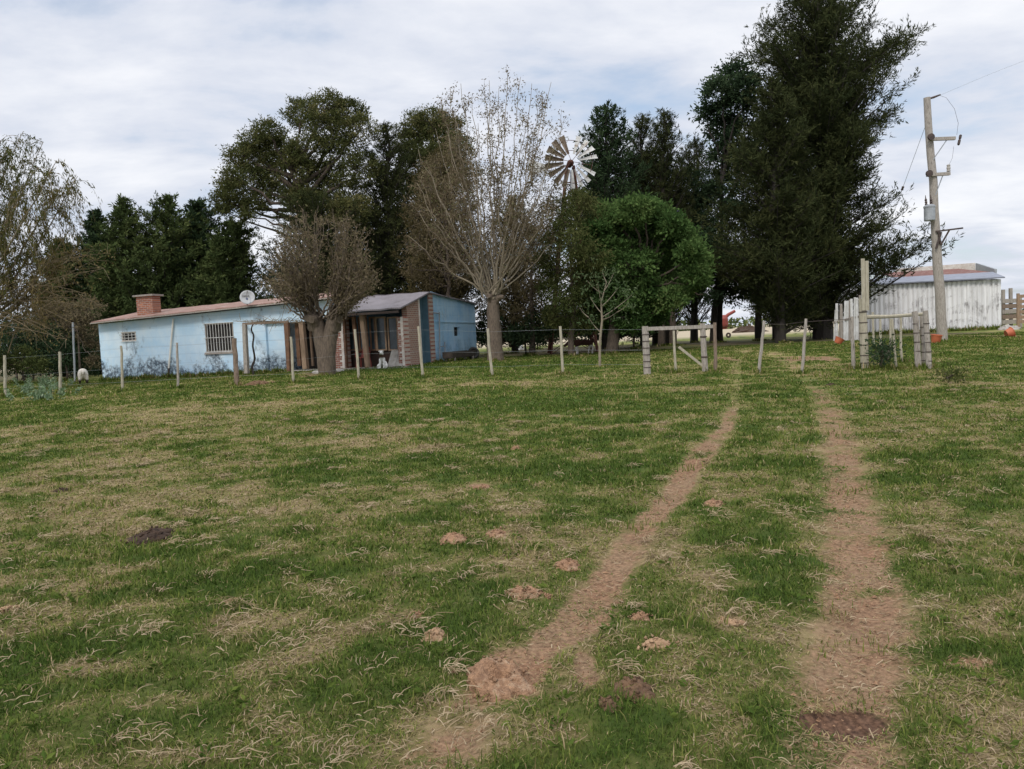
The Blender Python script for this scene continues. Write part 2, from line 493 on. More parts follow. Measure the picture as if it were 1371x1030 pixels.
L['weed'] = leafmat('grey green weed leaves', [(0, (.10, .16, .08)), (.6, (.18, .25, .14)), (1, (.30, .36, .24))], .25)
L['sapling'] = leafmat('silvery sapling leaves', [(0, (.05, .08, .035)), (.6, (.085, .12, .055)), (1, (.15, .18, .10))], .3)
L['grass'] = leafmat('pasture blades', [(0, (.050, .086, .018)), (.3, (.108, .146, .031)), (.55, (.215, .220, .058)), (.70, (.25, .205, .085)), (1, (.42, .325, .185))], .25, .04)
L['straw'] = leafmat('dead stems', [(0, (.19, .14, .08)), (.5, (.29, .22, .135)), (1, (.40, .315, .21))], .15, .1)

# ------------------------------------------------------------------ sky, sun, camera
SUN_EL, SUN_AZ = R(46), R(205)          # azimuth clockwise from +y: behind the viewer, a little left
w = bpy.data.worlds.new('World'); sc.world = w; w.use_nodes = True
nt = w.node_tree; nt.nodes.clear()
wo = nt.nodes.new('ShaderNodeOutputWorld')
sky = nd(nt, 'ShaderNodeTexSky', sky_type='NISHITA', sun_disc=False, sun_elevation=SUN_EL, sun_rotation=SUN_AZ, air_density=1.2, dust_density=1.5)
b1 = nd(nt, 'ShaderNodeBackground', {'Color': sky.outputs[0], 'Strength': .12})
g = nd(nt, 'ShaderNodeTexCoord').outputs['Generated']
sx = nd(nt, 'ShaderNodeSeparateXYZ', {0: g})
zz = mth(nt, 'ADD', mth(nt, 'MAXIMUM', sx.outputs[2], 0.0), .16)
cv = nd(nt, 'ShaderNodeCombineXYZ', {0: mth(nt, 'DIVIDE', sx.outputs[0], zz), 1: mth(nt, 'DIVIDE', sx.outputs[1], zz), 2: 0.0}).outputs[0]
cm = nd(nt, 'ShaderNodeMapping', {'Vector': cv, 'Rotation': (0, 0, R(-24)), 'Scale': (.9, 1.25, 1), 'Location': (.4, .9, 0)}).outputs[0]
n1 = noise(nt, cm, 1.7, 8, .58, .2)
n2 = noise(nt, nd(nt, 'ShaderNodeMapping', {'Vector': cm, 'Location': (4, 2, 1)}).outputs[0], .8, 5, .55, .2)
dens = mth(nt, 'ADD', mth(nt, 'MULTIPLY', n1, .6), mth(nt, 'MULTIPLY', n2, .5))
ccol = ramp(nt, dens, [(.38, (.47, .57, .74)), (.45, (.54, .605, .725)), (.53, (.635, .67, .755)), (.61, (.755, .775, .83)), (.72, (.88, .885, .91))])
cover = mapr(nt, dens, .38, .52, .45, .97)
# overcast light is stronger overhead than near the skyline
boost = mapr(nt, sx.outputs[2], .42, .95, 1.0, 2.3)
b2 = nd(nt, 'ShaderNodeBackground', {'Color': ccol, 'Strength': boost})
mx = nd(nt, 'ShaderNodeMixShader', {0: cover, 1: b1.outputs[0], 2: b2.outputs[0]})
nt.links.new(mx.outputs[0], wo.inputs[0])

sl = bpy.data.lights.new('sun', 'SUN'); sl.energy = 1.5; sl.angle = R(14); sl.color = (1.0, .95, .88)
so = bpy.data.objects.new('sun', sl); COL.objects.link(so)
sd = Vector((math.sin(SUN_AZ) * math.cos(SUN_EL), math.cos(SUN_AZ) * math.cos(SUN_EL), math.sin(SUN_EL)))
so.rotation_euler = sd.to_track_quat('Z', 'Y').to_euler()

cd = bpy.data.cameras.new('camera'); cd.sensor_width = 36; cd.lens = F / 1371 * 36; cd.clip_end = 8000; cd.clip_start = .05
co_ = bpy.data.objects.new('camera', cd); COL.objects.link(co_)
mw = Matrix.Identity(4)
for i in range(3):
    mw[i][0] = _r[i]; mw[i][1] = _u[i]; mw[i][2] = -_f[i]; mw[i][3] = CAM[i]
co_.matrix_world = mw
sc.camera = co_
sc.view_settings.view_transform = 'Standard'; sc.view_settings.look = 'None'
sc.view_settings.exposure = 0.22; sc.view_settings.gamma = 1
sc.cycles.max_bounces = 6; sc.cycles.diffuse_bounces = 3; sc.cycles.transparent_max_bounces = 8

# ------------------------------------------------------------------ ground
def make_ground():
    ys = [-12.0]
    while ys[-1] < 1.5: ys.append(ys[-1] + (.5 if ys[-1] < 1 else .25))
    while ys[-1] < 3000: ys.append(ys[-1] + max(.028, .011 * ys[-1]) * (1 if ys[-1] < 60 else 4))
    ys = np.array(ys); nx = 560
    u = np.linspace(-1, 1, nx); u = .55 * u + .45 * u ** 3
    W = 7 + 1.15 * np.maximum(ys, 0)
    X = u[None, :] * W[:, None]; Y = np.repeat(ys[:, None], nx, 1)
    Z = hg(X, Y)
    bare, dry = masks(X, Y)
    # tyre tread pressed in the damp soil at the near right
    c = hit(1130, 962)
    mud = np.exp(-(((X - c[0]) / .20) ** 2 + ((Y - c[1]) / .14) ** 2) ** 2)
    Z = Z - .03 * mud
    mb = MB()
    i = np.arange(len(ys) - 1)[:, None] * nx; j = np.arange(nx - 1)[None, :]
    q = np.stack([i + j, i + j + 1, i + nx + j + 1, i + nx + j], -1).reshape(-1, 4)
    mb.add(np.stack([X, Y, Z], -1).reshape(-1, 3), q)
    litter_shade = np.clip(blob(X, Y, LITTER_SHADE) * (.35 + 1.3 * fbm(X * 1.7, Y * 1.7, 61, 4)) + .55 * ((X > -14) & (X < 24)) * sst(33, 37, Y + 1.5 * fbm(X * .6, Y * .6, 62, 2)) * (1 - sst(50, 58, Y)), 0, 1)
    m, nt, out = newmat('pasture soil and turf'); co = obj_co(nt)
    A = lambda n: nd(nt, 'ShaderNodeAttribute', attribute_name=n).outputs['Fac']
    fine = noise(nt, co, 38, 5, .7); mid = noise(nt, co, 6.5, 5, .65); med = noise(nt, co, 1.6, 5, .65)
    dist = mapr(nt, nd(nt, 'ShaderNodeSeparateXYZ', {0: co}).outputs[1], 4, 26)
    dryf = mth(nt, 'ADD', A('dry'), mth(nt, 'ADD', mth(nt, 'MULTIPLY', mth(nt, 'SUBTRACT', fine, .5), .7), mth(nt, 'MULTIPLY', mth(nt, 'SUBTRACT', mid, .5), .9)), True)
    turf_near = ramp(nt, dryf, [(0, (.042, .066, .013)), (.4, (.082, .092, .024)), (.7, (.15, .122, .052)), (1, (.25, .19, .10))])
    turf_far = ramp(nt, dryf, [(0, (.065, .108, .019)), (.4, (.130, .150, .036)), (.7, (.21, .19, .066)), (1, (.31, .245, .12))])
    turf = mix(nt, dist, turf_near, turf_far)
    soil = mix(nt, mapr(nt, fine, .32, .66), (.11, .060, .037), (.32, .190, .112))
    soil = mix(nt, mapr(nt, med, .4, .62), soil, mix(nt, mapr(nt, fine, .3, .7), (.125, .078, .046), (.32, .215, .13)))
    bf = mapr(nt, mth(nt, 'ADD', A('bare'), mth(nt, 'ADD', mth(nt, 'MULTIPLY', mth(nt, 'SUBTRACT', mid, .5), .9), mth(nt, 'MULTIPLY', mth(nt, 'SUBTRACT', fine, .5), .5))), .28, .62)
    c = mix(nt, bf, turf, soil)
    mudn = mapr(nt, mth(nt, 'ADD', A('mud'), mth(nt, 'MULTIPLY', mth(nt, 'SUBTRACT', mid, .5), .7)), .35, .6)
    mudc = mix(nt, mapr(nt, fine, .35, .65), (.060, .034, .023), (.19, .108, .068))
    c = mix(nt, mudn, c, mudc)
    shade_fac = mapr(nt, mth(nt, 'ADD', A('litter_shade'), mth(nt, 'MULTIPLY', mth(nt, 'SUBTRACT', mid, .5), .8)), .35, .8)
    c = mix(nt, mth(nt, 'MULTIPLY', shade_fac, .85), c, mix(nt, mapr(nt, fine, .35, .65), (.040, .032, .020), (.12, .092, .055)))  # dark tone: leaf litter together with painted shade below the grove
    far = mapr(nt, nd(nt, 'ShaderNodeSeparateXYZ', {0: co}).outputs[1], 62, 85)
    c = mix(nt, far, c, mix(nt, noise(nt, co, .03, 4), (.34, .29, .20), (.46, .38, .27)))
    wv = nd(nt, 'ShaderNodeTexWave', {'Vector': co, 'Scale': 5.2, 'Distortion': 1.2, 'Detail': 2.0, 'Detail Scale': 3.0}, bands_direction='X').outputs[1]
    hgt = mth(nt, 'ADD', mth(nt, 'MULTIPLY', fine, .6), mth(nt, 'ADD', mid, mth(nt, 'MULTIPLY', mth(nt, 'MULTIPLY', wv, mudn), 1.2)))
    principled(nt, out, c, .95, bump(nt, hgt, .8, .03), spec=.1)
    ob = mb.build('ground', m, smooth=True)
    for n_, v_ in (('bare', bare), ('dry', dry), ('mud', mud), ('litter_shade', litter_shade)):
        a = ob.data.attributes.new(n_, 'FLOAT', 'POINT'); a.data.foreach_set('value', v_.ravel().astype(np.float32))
    ob['kind'] = 'structure'


make_ground()


FOOT = [(float(hit(1130, 962)[0]), float(hit(1130, 962)[1]), .17, .11)]
FEET = []


def off_mounds(X, Y, grow=1.0):
    ok = np.ones(len(X), bool)
    for x, y, a, b in FOOT: ok &= ((X - x) / (a * grow)) ** 2 + ((Y - y) / (b * grow)) ** 2 > 1
    return ok


def make_grass(n=1150000):
    rng = np.random.default_rng(5)
    # more blades per square metre near by, fewer and wider ones farther off
    y0, y1, e = 2.1, 36.0, 0.38
    u = rng.random(n)
    Y = (y0 ** e + u * (y1 ** e - y0 ** e)) ** (1 / e)
    X = (rng.random(n) * 2 - 1) * (.82 * Y + 2.6)
    # tussocky clumping
    keep = fbm(X * 6, Y * 6, 77, 2) + rng.random(n) * .55 > .52
    X, Y = X[keep], Y[keep]
    bare, dry = masks(X, Y)
    k = (rng.random(len(X)) > np.clip(bare * .9 - .12, 0, .55)) & off_mounds(X, Y)
    X, Y, bare, dry = X[k], Y[k], bare[k], dry[k]
    n = len(X); Z = hg(X, Y) - .004
    d = np.maximum(Y, 2.5)
    ln = (.018 + .026 * rng.random(n) ** 1.6) * (1 + .9 * np.clip(.45 - dry, 0, .4)) * (.7 + .8 * fbm(X * 1.8, Y * 1.8, 91, 2)) * np.where(bare > .3, .8, 1)
    ln = ln * (1 + .012 * d)
    wd = (.0013 + .00105 * d) * (.6 + .8 * rng.random(n))
    az = rng.random(n) * 2 * np.pi
    lean = .25 + 1.1 * rng.random(n) ** .8 + .5 * (dry > .6)
    dx, dy = np.cos(az), np.sin(az)
    straw = rng.random(n) < np.clip(.12 + .75 * (dry - .35) + .85 * bare, .05, .94)
    tint = np.where(straw, .66 + .34 * rng.random(n), np.clip(.02 + .46 * dry + .40 * (rng.random(n) - .38), 0, .62))
    lean = np.where(straw, lean + .35, lean); lean = lean + .9 * (bare > .2)
    P = np.stack([X, Y, Z], -1)
    S = np.stack([-dy, dx, np.zeros(n)], -1) * (wd / 2)[:, None]
    D1 = np.stack([dx * np.sin(lean * .55), dy * np.sin(lean * .55), np.cos(lean * .55)], -1)
    l2 = np.minimum(lean * 1.12, 1.60)
    D2 = np.stack([dx * np.sin(l2), dy * np.sin(l2), np.cos(l2)], -1)
    Mi = P + D1 * (ln * .5)[:, None]; T = Mi + D2 * (ln * .6)[:, None]
    V = np.stack([P - S, P + S, Mi + S * .8, Mi - S * .8, T], 1).reshape(-1, 3)
    b = np.arange(n)[:, None] * 5
    mb = MB()
    mb.add(V, b + np.array([[0, 1, 2, 3]]), tint)
    mb.n = 0
    mb.add(np.zeros((0, 3)), b + np.array([[3, 2, 4]]), tint)
    # taller tufts in the open and round the feet of posts, walls and trunks
    T = []
    for _ in range(520):
        y = (2.3 ** .5 + rng.random() * (30 ** .5 - 2.3 ** .5)) ** 2; T.append(((rng.random() * 2 - 1) * (.74 * y + .6), y, .05 + .01 * y, int(rng.integers(14, 46)), rng.uniform(.05, .10) * (1 + .02 * y)))
    for x, y in FEET: T.append((x, y, .10, 60, .19)); T.append((x + rng.normal() * .15, y - .05, .14, 40, .13))
    for u_ in np.arange(140, 384, 2.2): p = FP(u_, 500, -.10); T.append((p[0], p[1] - .05, .10, int(rng.integers(8, 40)), rng.uniform(.12, .30)))
    for u_ in np.arange(582, 638, 2.2): p = GP(u_, 480, .10); T.append((p[0], p[1], .10, int(rng.integers(8, 30)), rng.uniform(.10, .26)))
    for u_ in np.arange(1165, 1342, 1.5): p = at(u_, 446, 43.8 + (1341 - u_) / 191 * 2); T.append((p[0], p[1], .25, int(rng.integers(6, 40)), rng.uniform(.12, .38)))
    K = np.array([t[3] for t in T]); tx, ty, ts, tl = (np.repeat(np.array([t[j] for t in T]), K) for j in (0, 1, 2, 4)); k = len(tx)
    px, py = tx + rng.normal(size=k) * ts, ty + rng.normal(size=k) * ts * .8
    ok = off_mounds(px, py); px, py, ty, tl = px[ok], py[ok], ty[ok], tl[ok]; k = len(px)
    dr_ = masks(px, py)[1]; a_ = rng.random(k) * 6.283; e_ = .12 + .7 * rng.random(k); ll = tl * (.5 + .6 * rng.random(k)); w_ = (.0015 + .0010 * ty) * (.7 + .6 * rng.random(k))
    p0 = np.stack([px, py, hg(px, py) - .01], -1); S_ = np.stack([-np.sin(a_), np.cos(a_), 0 * a_], -1) * w_[:, None] / 1.6
    d1 = np.stack([np.cos(a_) * np.sin(e_ * .6), np.sin(a_) * np.sin(e_ * .6), np.cos(e_ * .6)], -1); d2 = np.stack([np.cos(a_) * np.sin(e_ * 1.7), np.sin(a_) * np.sin(e_ * 1.7), np.cos(e_ * 1.7)], -1)
    m1 = p0 + d1 * (ll * .55)[:, None]; t1 = m1 + d2 * (ll * .6)[:, None]
    V = np.stack([p0 - S_, p0 + S_, m1 + S_ * .8, m1 - S_ * .8, t1], 1).reshape(-1, 3); bb = np.arange(k)[:, None] * 5
    tt = np.where(rng.random(k) < .10 + .5 * np.clip(dr_ - .4, 0, 1), .68 + .3 * rng.random(k), np.clip(.08 + .35 * rng.random(k) + .15 * dr_, 0, .6))
    mb.n = sum(len(v_) for v_ in mb.v); n0 = mb.n
    mb.add(V, bb + np.array([[0, 1, 2, 3]]), tt); mb.n = n0; mb.add(np.zeros((0, 3)), bb + np.array([[3, 2, 4]]), tt)
    # flat rosettes of broad leaved weeds and clover
    y = (2.3 ** .5 + rng.random(900) * (15 ** .5 - 2.3 ** .5)) ** 2; x = (rng.random(900) * 2 - 1) * (.74 * y + .5)
    ok = off_mounds(x, y, 1.1) & (masks(x, y)[0] < .35); x, y = x[ok], y[ok]
    K = rng.integers(5, 12, len(x)); sz = np.repeat(rng.uniform(.6, 1.3, len(x)), K); x, y = np.repeat(x, K), np.repeat(y, K); k = len(x)
    a_ = rng.random(k) * 6.283; r_ = .03 * sz * (.5 + rng.random(k)); px, py = x + np.cos(a_) * r_, y + np.sin(a_) * r_
    mb.n = sum(len(v_) for v_ in mb.v)
    mb.leaves(np.stack([px, py, hg(px, py) + .018 + .02 * rng.random(k)], -1), np.stack([np.cos(a_), np.sin(a_), .25 + .4 * rng.random(k)], -1), .038 * sz, .017 * sz, .03 + .3 * rng.random(k))
    ob = mb.build('grass', L['grass']); ob['kind'] = 'stuff'
    ob['label'] = 'short grazed pasture grass, green with straw patches'




def make_straw():
    """limp dead stems lying on the turf, singly and in tangled wisps"""
    rng = np.random.default_rng(9); mb = MB()
    C = []
    for _ in range(1700):
        y = (2.2 ** .45 + rng.random() * (16 ** .45 - 2.2 ** .45)) ** (1 / .45)
        x = (rng.random() * 2 - 1) * (.74 * y + .6)
        C.append((x, y))
    C = np.array(C); bare, dry = masks(C[:, 0], C[:, 1])
    for (x, y), b, dr in zip(C, bare, dry):
        pr = .14 + .85 * dr - (.5 if b > .5 else 0) + (.3 if x < 0 else 0)
        if rng.random() > pr or not off_mounds(np.array([x]), np.array([y]), 1.2)[0]: continue
        wisp = rng.random() < .38
        k = int(rng.integers(10, 40)) if wisp else int(rng.integers(1, 4))
        s = rng.uniform(.025, .09) if wisp else .16
        a0 = rng.random() * 6.28
        for _ in range(k):
            px, py = x + rng.normal() * s, y + rng.normal() * s
            a = a0 + rng.normal() * (1.1 if wisp else 2.0); ln = rng.uniform(.04, .13); bend = rng.normal() * .45
            t = np.linspace(0, 1, 5); ang = a + bend * t + np.cumsum(rng.normal(size=5)) * .28
            X = px + np.cumsum(np.cos(ang)) * ln / 5; Y = py + np.cumsum(np.sin(ang)) * ln / 5
            Z = np.sin(np.pi * t) * rng.uniform(.0, .018) + rng.uniform(.018, .042)
            w_ = rng.uniform(.0007, .0013) + .00030 * y
            S = np.stack([-np.sin(ang), np.cos(ang), 0 * t], -1) * (w_ * (1 - .6 * t))[:, None]
            P = np.stack([X, Y, Z], -1)
            V = np.stack([P - S, P + S + np.array([0, 0, .002])], 1).reshape(-1, 3)
            q = np.array([[2 * i, 2 * i + 1, 2 * i + 3, 2 * i + 2] for i in range(4)])
            mb.add(V, q, np.full(4, rng.random()))
    # bits of trodden straw lying on the ruts
    n = 240000; y = (2.2 ** .4 + rng.random(n) * (24 ** .4 - 2.2 ** .4)) ** 2.5; x = (rng.random(n) * 2 - 1) * (.78 * y + .6)
    b, dr0 = masks(x, y); ok = ((b > .10 + .3 * rng.random(n)) & (rng.random(n) < .22) | (b < .2) & (dr0 > .42 + .5 * rng.random(n))) & off_mounds(x, y); x, y = x[ok], y[ok]; n = len(x)
    a = rng.random(n) * 6.283; ln = rng.uniform(.012, .05, n) * (1 + .03 * y); w_ = (.0007 + .00035 * y) * rng.uniform(.6, 1.3, n)
    dr = np.stack([np.cos(a), np.sin(a), rng.normal(size=n) * .2], -1) * ln[:, None] / 2; S = np.stack([-np.sin(a), np.cos(a), 0 * a], -1) * w_[:, None]; P = np.stack([x, y, rng.uniform(.004, .018, n)], -1)
    mb.add(np.stack([P - dr - S, P - dr + S, P + dr + S, P + dr - S], 1).reshape(-1, 3), np.arange(n * 4).reshape(n, 4), np.clip(rng.normal(size=n) * .4 + .25, 0, 1))
    V = np.concatenate(mb.v); V[:, 2] += hg(V[:, 0], V[:, 1]); mb.v = [V]
    ob = mb.build('dead_grass_stems', L['straw']); ob['kind'] = 'stuff'
    ob['label'] = 'pale dead grass stems scattered over the pasture'
    # soil crumbs on the ruts
    n = 16000; y = (2.2 ** .4 + rng.random(n) * (16 ** .4 - 2.2 ** .4)) ** 2.5; x = (rng.random(n) * 2 - 1) * (.78 * y + .6)
    b = masks(x, y)[0]; ok = b > .25 + .4 * rng.random(n); x, y = x[ok], y[ok]; n = len(x); s = (.003 + .010 * rng.random(n) ** 3) * (1 + .05 * y)
    O_ = np.array([[1, 0, 0], [0, 1, 0], [-1, 0, 0], [0, -1, 0], [0, 0, .8], [0, 0, -.6]]); V = O_[None] * s[:, None, None] * (1 + .35 * rng.normal(size=(n, 6, 1))) + np.stack([x, y, hg(x, y) + s * .3], -1)[:, None]
    fs = np.array([(0, 1, 4), (1, 2, 4), (2, 3, 4), (3, 0, 4), (1, 0, 5), (2, 1, 5), (3, 2, 5), (0, 3, 5)])
    mb = MB(); mb.add(V.reshape(-1, 3), (fs[None] + (np.arange(n) * 6)[:, None, None]).reshape(-1, 3)); ob = mb.build('soil_crumbs', M['dirt']); ob['kind'] = 'stuff'; ob['label'] = 'small crumbs of soil lying in the wheel ruts'



# ------------------------------------------------------------------ trees
def gz(x, y): return float(hg(np.array([x]), np.array([y]))[0])


def base_at(u, D):
    """ground point under photo column u at depth D"""
    p = at(u, 470, D); FEET.append((p[0], D - .3)); return np.array([p[0], D, gz(p[0], D) - .05])


def bez(a, c, b, m=7):
    t = np.linspace(0, 1, m)[:, None]
    return (1 - t) ** 2 * a + 2 * t * (1 - t) * c + t ** 2 * b


def conifer(label, D, bu, prof, seed, nbr, per, leaf, mat, bark='bark_dark', asc=(15, 45), sag=.0, trunk_r=.25, tuft=.22, group=None,
            name='conifer_tree', depth=1.0, vmin=None, wide=1.0, spray=.75, flat=.7, lift=.35, gap=.12, boughs=0):
    """tapering tree with ascending, pointed sprays kept inside a profile [(v, uL, uR)] seen at depth D"""
    rng = np.random.default_rng(seed)
    base = base_at(bu, D)
    prof = sorted(prof)
    zs, xl, xr = [], [], []
    for v, a, b in prof:
        pl, pr = at(a, v, D), at(b, v, D)
        zs.append((pl[2] + pr[2]) / 2); xl.append(pl[0]); xr.append(pr[0])
    zs = np.array(zs)[::-1]; xl = np.array(xl)[::-1]; xr = np.array(xr)[::-1]
    top = np.array([(xl[-1] + xr[-1]) / 2, D, zs[-1]])
    root = thing(name, label, 'tree', base, group)
    tm, cm_ = MB(), MB()
    n = 9; t = np.linspace(0, 1, n)[:, None]
    wob = np.concatenate([rng.normal(size=(n, 2)) * .12, np.zeros((n, 1))], 1); wob[0] = 0; wob[-1] = 0
    ax = base + (top - base) * t + wob
    tm.tube(ax, trunk_r * (1.02 - t[:, 0]) ** .8 + .015, 8, jit=.15)
    zlo, zhi = zs[0], zs[-1]
    f = ((np.arange(nbr) + rng.random(nbr)) / nbr) ** .9
    for i in range(nbr):
        z = zlo + (zhi - zlo) * f[i]
        az = i * 2.399963 + rng.normal() * .3
        if boughs:
            bi = i // boughs; hb = np.random.default_rng(seed * 991 + bi); az = bi * 2.399963 + hb.normal() * .4 + rng.normal() * .17; z = zlo + (zhi - zlo) * f[min(bi * boughs + boughs // 2, nbr - 1)] + rng.normal() * .36
            z = min(max(z, zlo), zhi - .05); brf = .60 + .52 * hb.random()
        tt = np.clip((z - base[2]) / (top[2] - base[2]), 0, 1)
        c0 = base + (top - base) * tt
        rl = max(c0[0] - np.interp(z, zs, xl), .05); rr = max(np.interp(z, zs, xr) - c0[0], .05)
        cx, sy = math.cos(az), math.sin(az)
        rh = rr if cx > 0 else rl
        r = math.sqrt((rh * cx) ** 2 + ((rl + rr) / 2 * depth * sy) ** 2) * (1.04 - .62 * rng.random() ** 1.7) * (1 - gap + gap * 1.5 * float(vnoise([az % 6.283 * 1.3 + seed], [z * .55 + seed])[0]))
        if boughs: r *= brf * 1.2
        ang = R(rng.uniform(*asc))
        z0 = max(z - r * math.tan(ang), base[2] + .3 + .4 * rng.random())
        t0 = np.clip((z0 - base[2]) / (top[2] - base[2]), 0, 1)
        s0 = base + (top - base) * t0
        tip = np.array([c0[0] + r * cx, c0[1] + r * sy, z + rng.normal() * .1])
        ctrl = (s0 + tip) / 2 + np.array([0, 0, -sag * r + rng.normal() * .1])
        pth = bez(s0, ctrl, tip, 8)
        tm.tube(pth, np.linspace(.022 + .012 * r, .006, 8), 4, cap=False)
        k = int(per * (.32 + .5 * r + .10 * r * r) * rng.uniform(.7, 1.2))
        s = rng.random(k) ** .75 * .86 + .16
        idx = np.clip(s * 7, 0, 6.999); i0 = idx.astype(int); fr = (idx - i0)[:, None]
        p = pth[i0] * (1 - fr) + pth[i0 + 1] * fr; tan = nrm(pth[i0 + 1] - pth[i0])
        sig = (tuft * (.35 + .65 * min(r, 2.2)) * np.clip(1.08 - s, .12, .75) * wide)[:, None]
        # side sprays: clumps of shoots along the branch
        nc = max(5, int(r * 8)); cid = rng.integers(0, nc, k); ctint = rng.random(nc)
        if spray:
            # short side shoots, each ending in its own tuft
            cs = .18 + .84 * ((np.arange(nc) + rng.random(nc)) / nc); ci = np.clip(cs * 7, 0, 6.999); c0i = ci.astype(int); cf = (ci - c0i)[:, None]
            cp = pth[c0i] * (1 - cf) + pth[c0i + 1] * cf; ct = nrm(pth[c0i + 1] - pth[c0i])
            sd_ = nrm(rng.normal(size=(nc, 3)) * np.array([1, 1, flat]) + ct * .5 + np.array([0, 0, lift])); ln_ = spray * (.35 + .65 * rng.random(nc)) * (1.25 - .6 * cs) * min(1.5, .4 + r * .45)
            f_ = rng.random(k) ** .8; p = cp[cid] + sd_[cid] * (ln_[cid] * f_)[:, None]; tan = sd_[cid]
            o = rng.normal(size=(k, 3)) * (tuft * .42 * (1.15 - .6 * f_))[:, None]
            A = tan * .9 + nrm(o) * .6 + rng.normal(size=(k, 3)) * .4 + np.array([0, 0, .2])
        else:
            coff = rng.normal(size=(nc, 3)) * np.array([1, 1, .75])
            o = (coff[cid] * .75 + rng.normal(size=(k, 3)) * .5) * sig
            A = tan * .8 + nrm(o) * .75 + rng.normal(size=(k, 3)) * .45 + np.array([0, 0, .25])
        bt = rng.random()
        cm_.leaves(p + o, A, leaf[0] * (.6 + .8 * rng.random(k)), leaf[1] * (.7 + .6 * rng.random(k)), np.clip(.35 * bt + .35 * ctint[cid] + .3 * rng.random(k) - .05, 0, 1))
    # leader shoot
    k = per
    s = rng.random(k) ** .6
    o = rng.normal(size=(k, 3)) * (tuft * .55 * (1.05 - s))[:, None]
    cm_.leaves(top + np.array([0, 0, -1.0]) * (1 - s)[:, None] * 1.0 + o, nrm(o) * .5 + np.array([0, 0, 1.0]), leaf[0] * .9, leaf[1], .3 + .4 * rng.random(k))
    tm.build('trunk', M[bark], root); cm_.build('crown', L[mat], root)
    return root


def clump_tree(label, D, bu, clumps, seed, mat, leaf, per=42, dens=26, fork=None, trunk_r=.22, bark='bark', droop=0.0, name='broadleaf_tree',
               group=None, sig=.2, limbs=True, shell=.55, trunks=None, zdepth=.8, flat=.8):
    """crown of leaf clusters in ellipsoidal clumps [(u, v, ru, rv, depth offset)] at depth D, each carried by a limb"""
    rng = np.random.default_rng(seed)
    base = base_at(bu, D)
    root = thing(name, label, 'tree', base, group)
    tm, cm_ = MB(), MB()
    cs = []
    for cl in clumps:
        u, v, ru = cl[:3]; rv = cl[3] if len(cl) > 3 and cl[3] else ru * flat; off = cl[4] if len(cl) > 4 else rng.normal() * .9
        d = D + off; c = at(u, v, d); k = d / F
        cs.append((c, np.array([ru * k, ru * k * zdepth, rv * k])))
    fk = at(fork[0], fork[1], D) if fork else base + np.array([0, 0, 2.0])
    bases = [base] if not trunks else [base_at(t, D + rng.normal() * .4) for t in trunks]
    for b in bases:
        f2 = fk if len(bases) == 1 else np.array([b[0] * .8 + fk[0] * .2 + rng.normal() * .15, b[1] * .8 + fk[1] * .2, fk[2] + .4])
        tm.tube(bez(b, (b + f2) / 2 + rng.normal(size=3) * .12, f2, 8), np.linspace(trunk_r * 1.25, trunk_r * .72, 8) if len(bases) == 1 else np.linspace(trunk_r, trunk_r * .5, 8), 9, jit=.2)
    mc = np.mean([c for c, r in cs], 0); ldr = bez(fk, (fk + mc) / 2 + rng.normal(size=3) * .3, mc + np.array([0, 0, .12 * (mc[2] - fk[2])]), 12)
    if limbs: ldr[1:-1] += rng.normal(size=(10, 3)) * .05; tm.tube(ldr, np.linspace(trunk_r * .72, trunk_r * .15, 12), 8, cap=False, jit=.15)
    for c, r in cs:
        cb = (rng.random() - .5) * .34
        if limbs:
            tl_ = np.clip((c[2] - fk[2]) / max(mc[2] - fk[2], .3) * .55 + rng.normal() * .12, 0, .95); st = ldr[int(tl_ * 11)]
            ctrl = st * .5 + c * .5 + np.array([0, 0, -.12 * np.linalg.norm(c - st)]) + rng.normal(size=3) * .07 * np.linalg.norm(c - st)
            lp = bez(st, ctrl, c, 9); lp[1:-1] += rng.normal(size=(7, 3)) * .035 * math.sqrt(np.linalg.norm(c - st) + .1)
            lr = trunk_r * .30 * min(1.5, r[0] + .4)
            tm.tube(lp, np.linspace(lr, .02, 9), 6, cap=False)
        ncl = max(5, int(dens * (r[0] * r[2]) ** .8 * 2.2 + 4))
        dirs = nrm(rng.normal(size=(ncl, 3)) + np.array([0, 0, .22])); rad = (shell + (1.05 - shell) * rng.random(ncl) ** .7)[:, None]
        q = c + dirs * rad * r
        for j in range(ncl):
            if rng.random() < .35:
                tm.tube(bez(c, (c + q[j]) / 2 + rng.normal(size=3) * .1 * r, q[j], 4), np.linspace(.018, .006, 4), 3, cap=False)
            k = int(per * rng.uniform(.6, 1.3)); s = sig * rng.uniform(.65, 1.35)
            o = rng.normal(size=(k, 3)) * np.array([s, s, s * .72])
            A = nrm(o) * .8 + dirs[j] * .5 + rng.normal(size=(k, 3)) * .7 + np.array([0, 0, .15 - droop])
            bt = rng.random()
            cm_.leaves(q[j] + o, A, leaf[0] * (.6 + .8 * rng.random(k)), leaf[1] * (.7 + .6 * rng.random(k)), np.clip(.45 * bt + .42 * rng.random(k) + cb + .04, 0, 1))
    tm.build('trunk', M[bark], root, smooth=True); cm_.build('crown', L[mat], root)
    return root


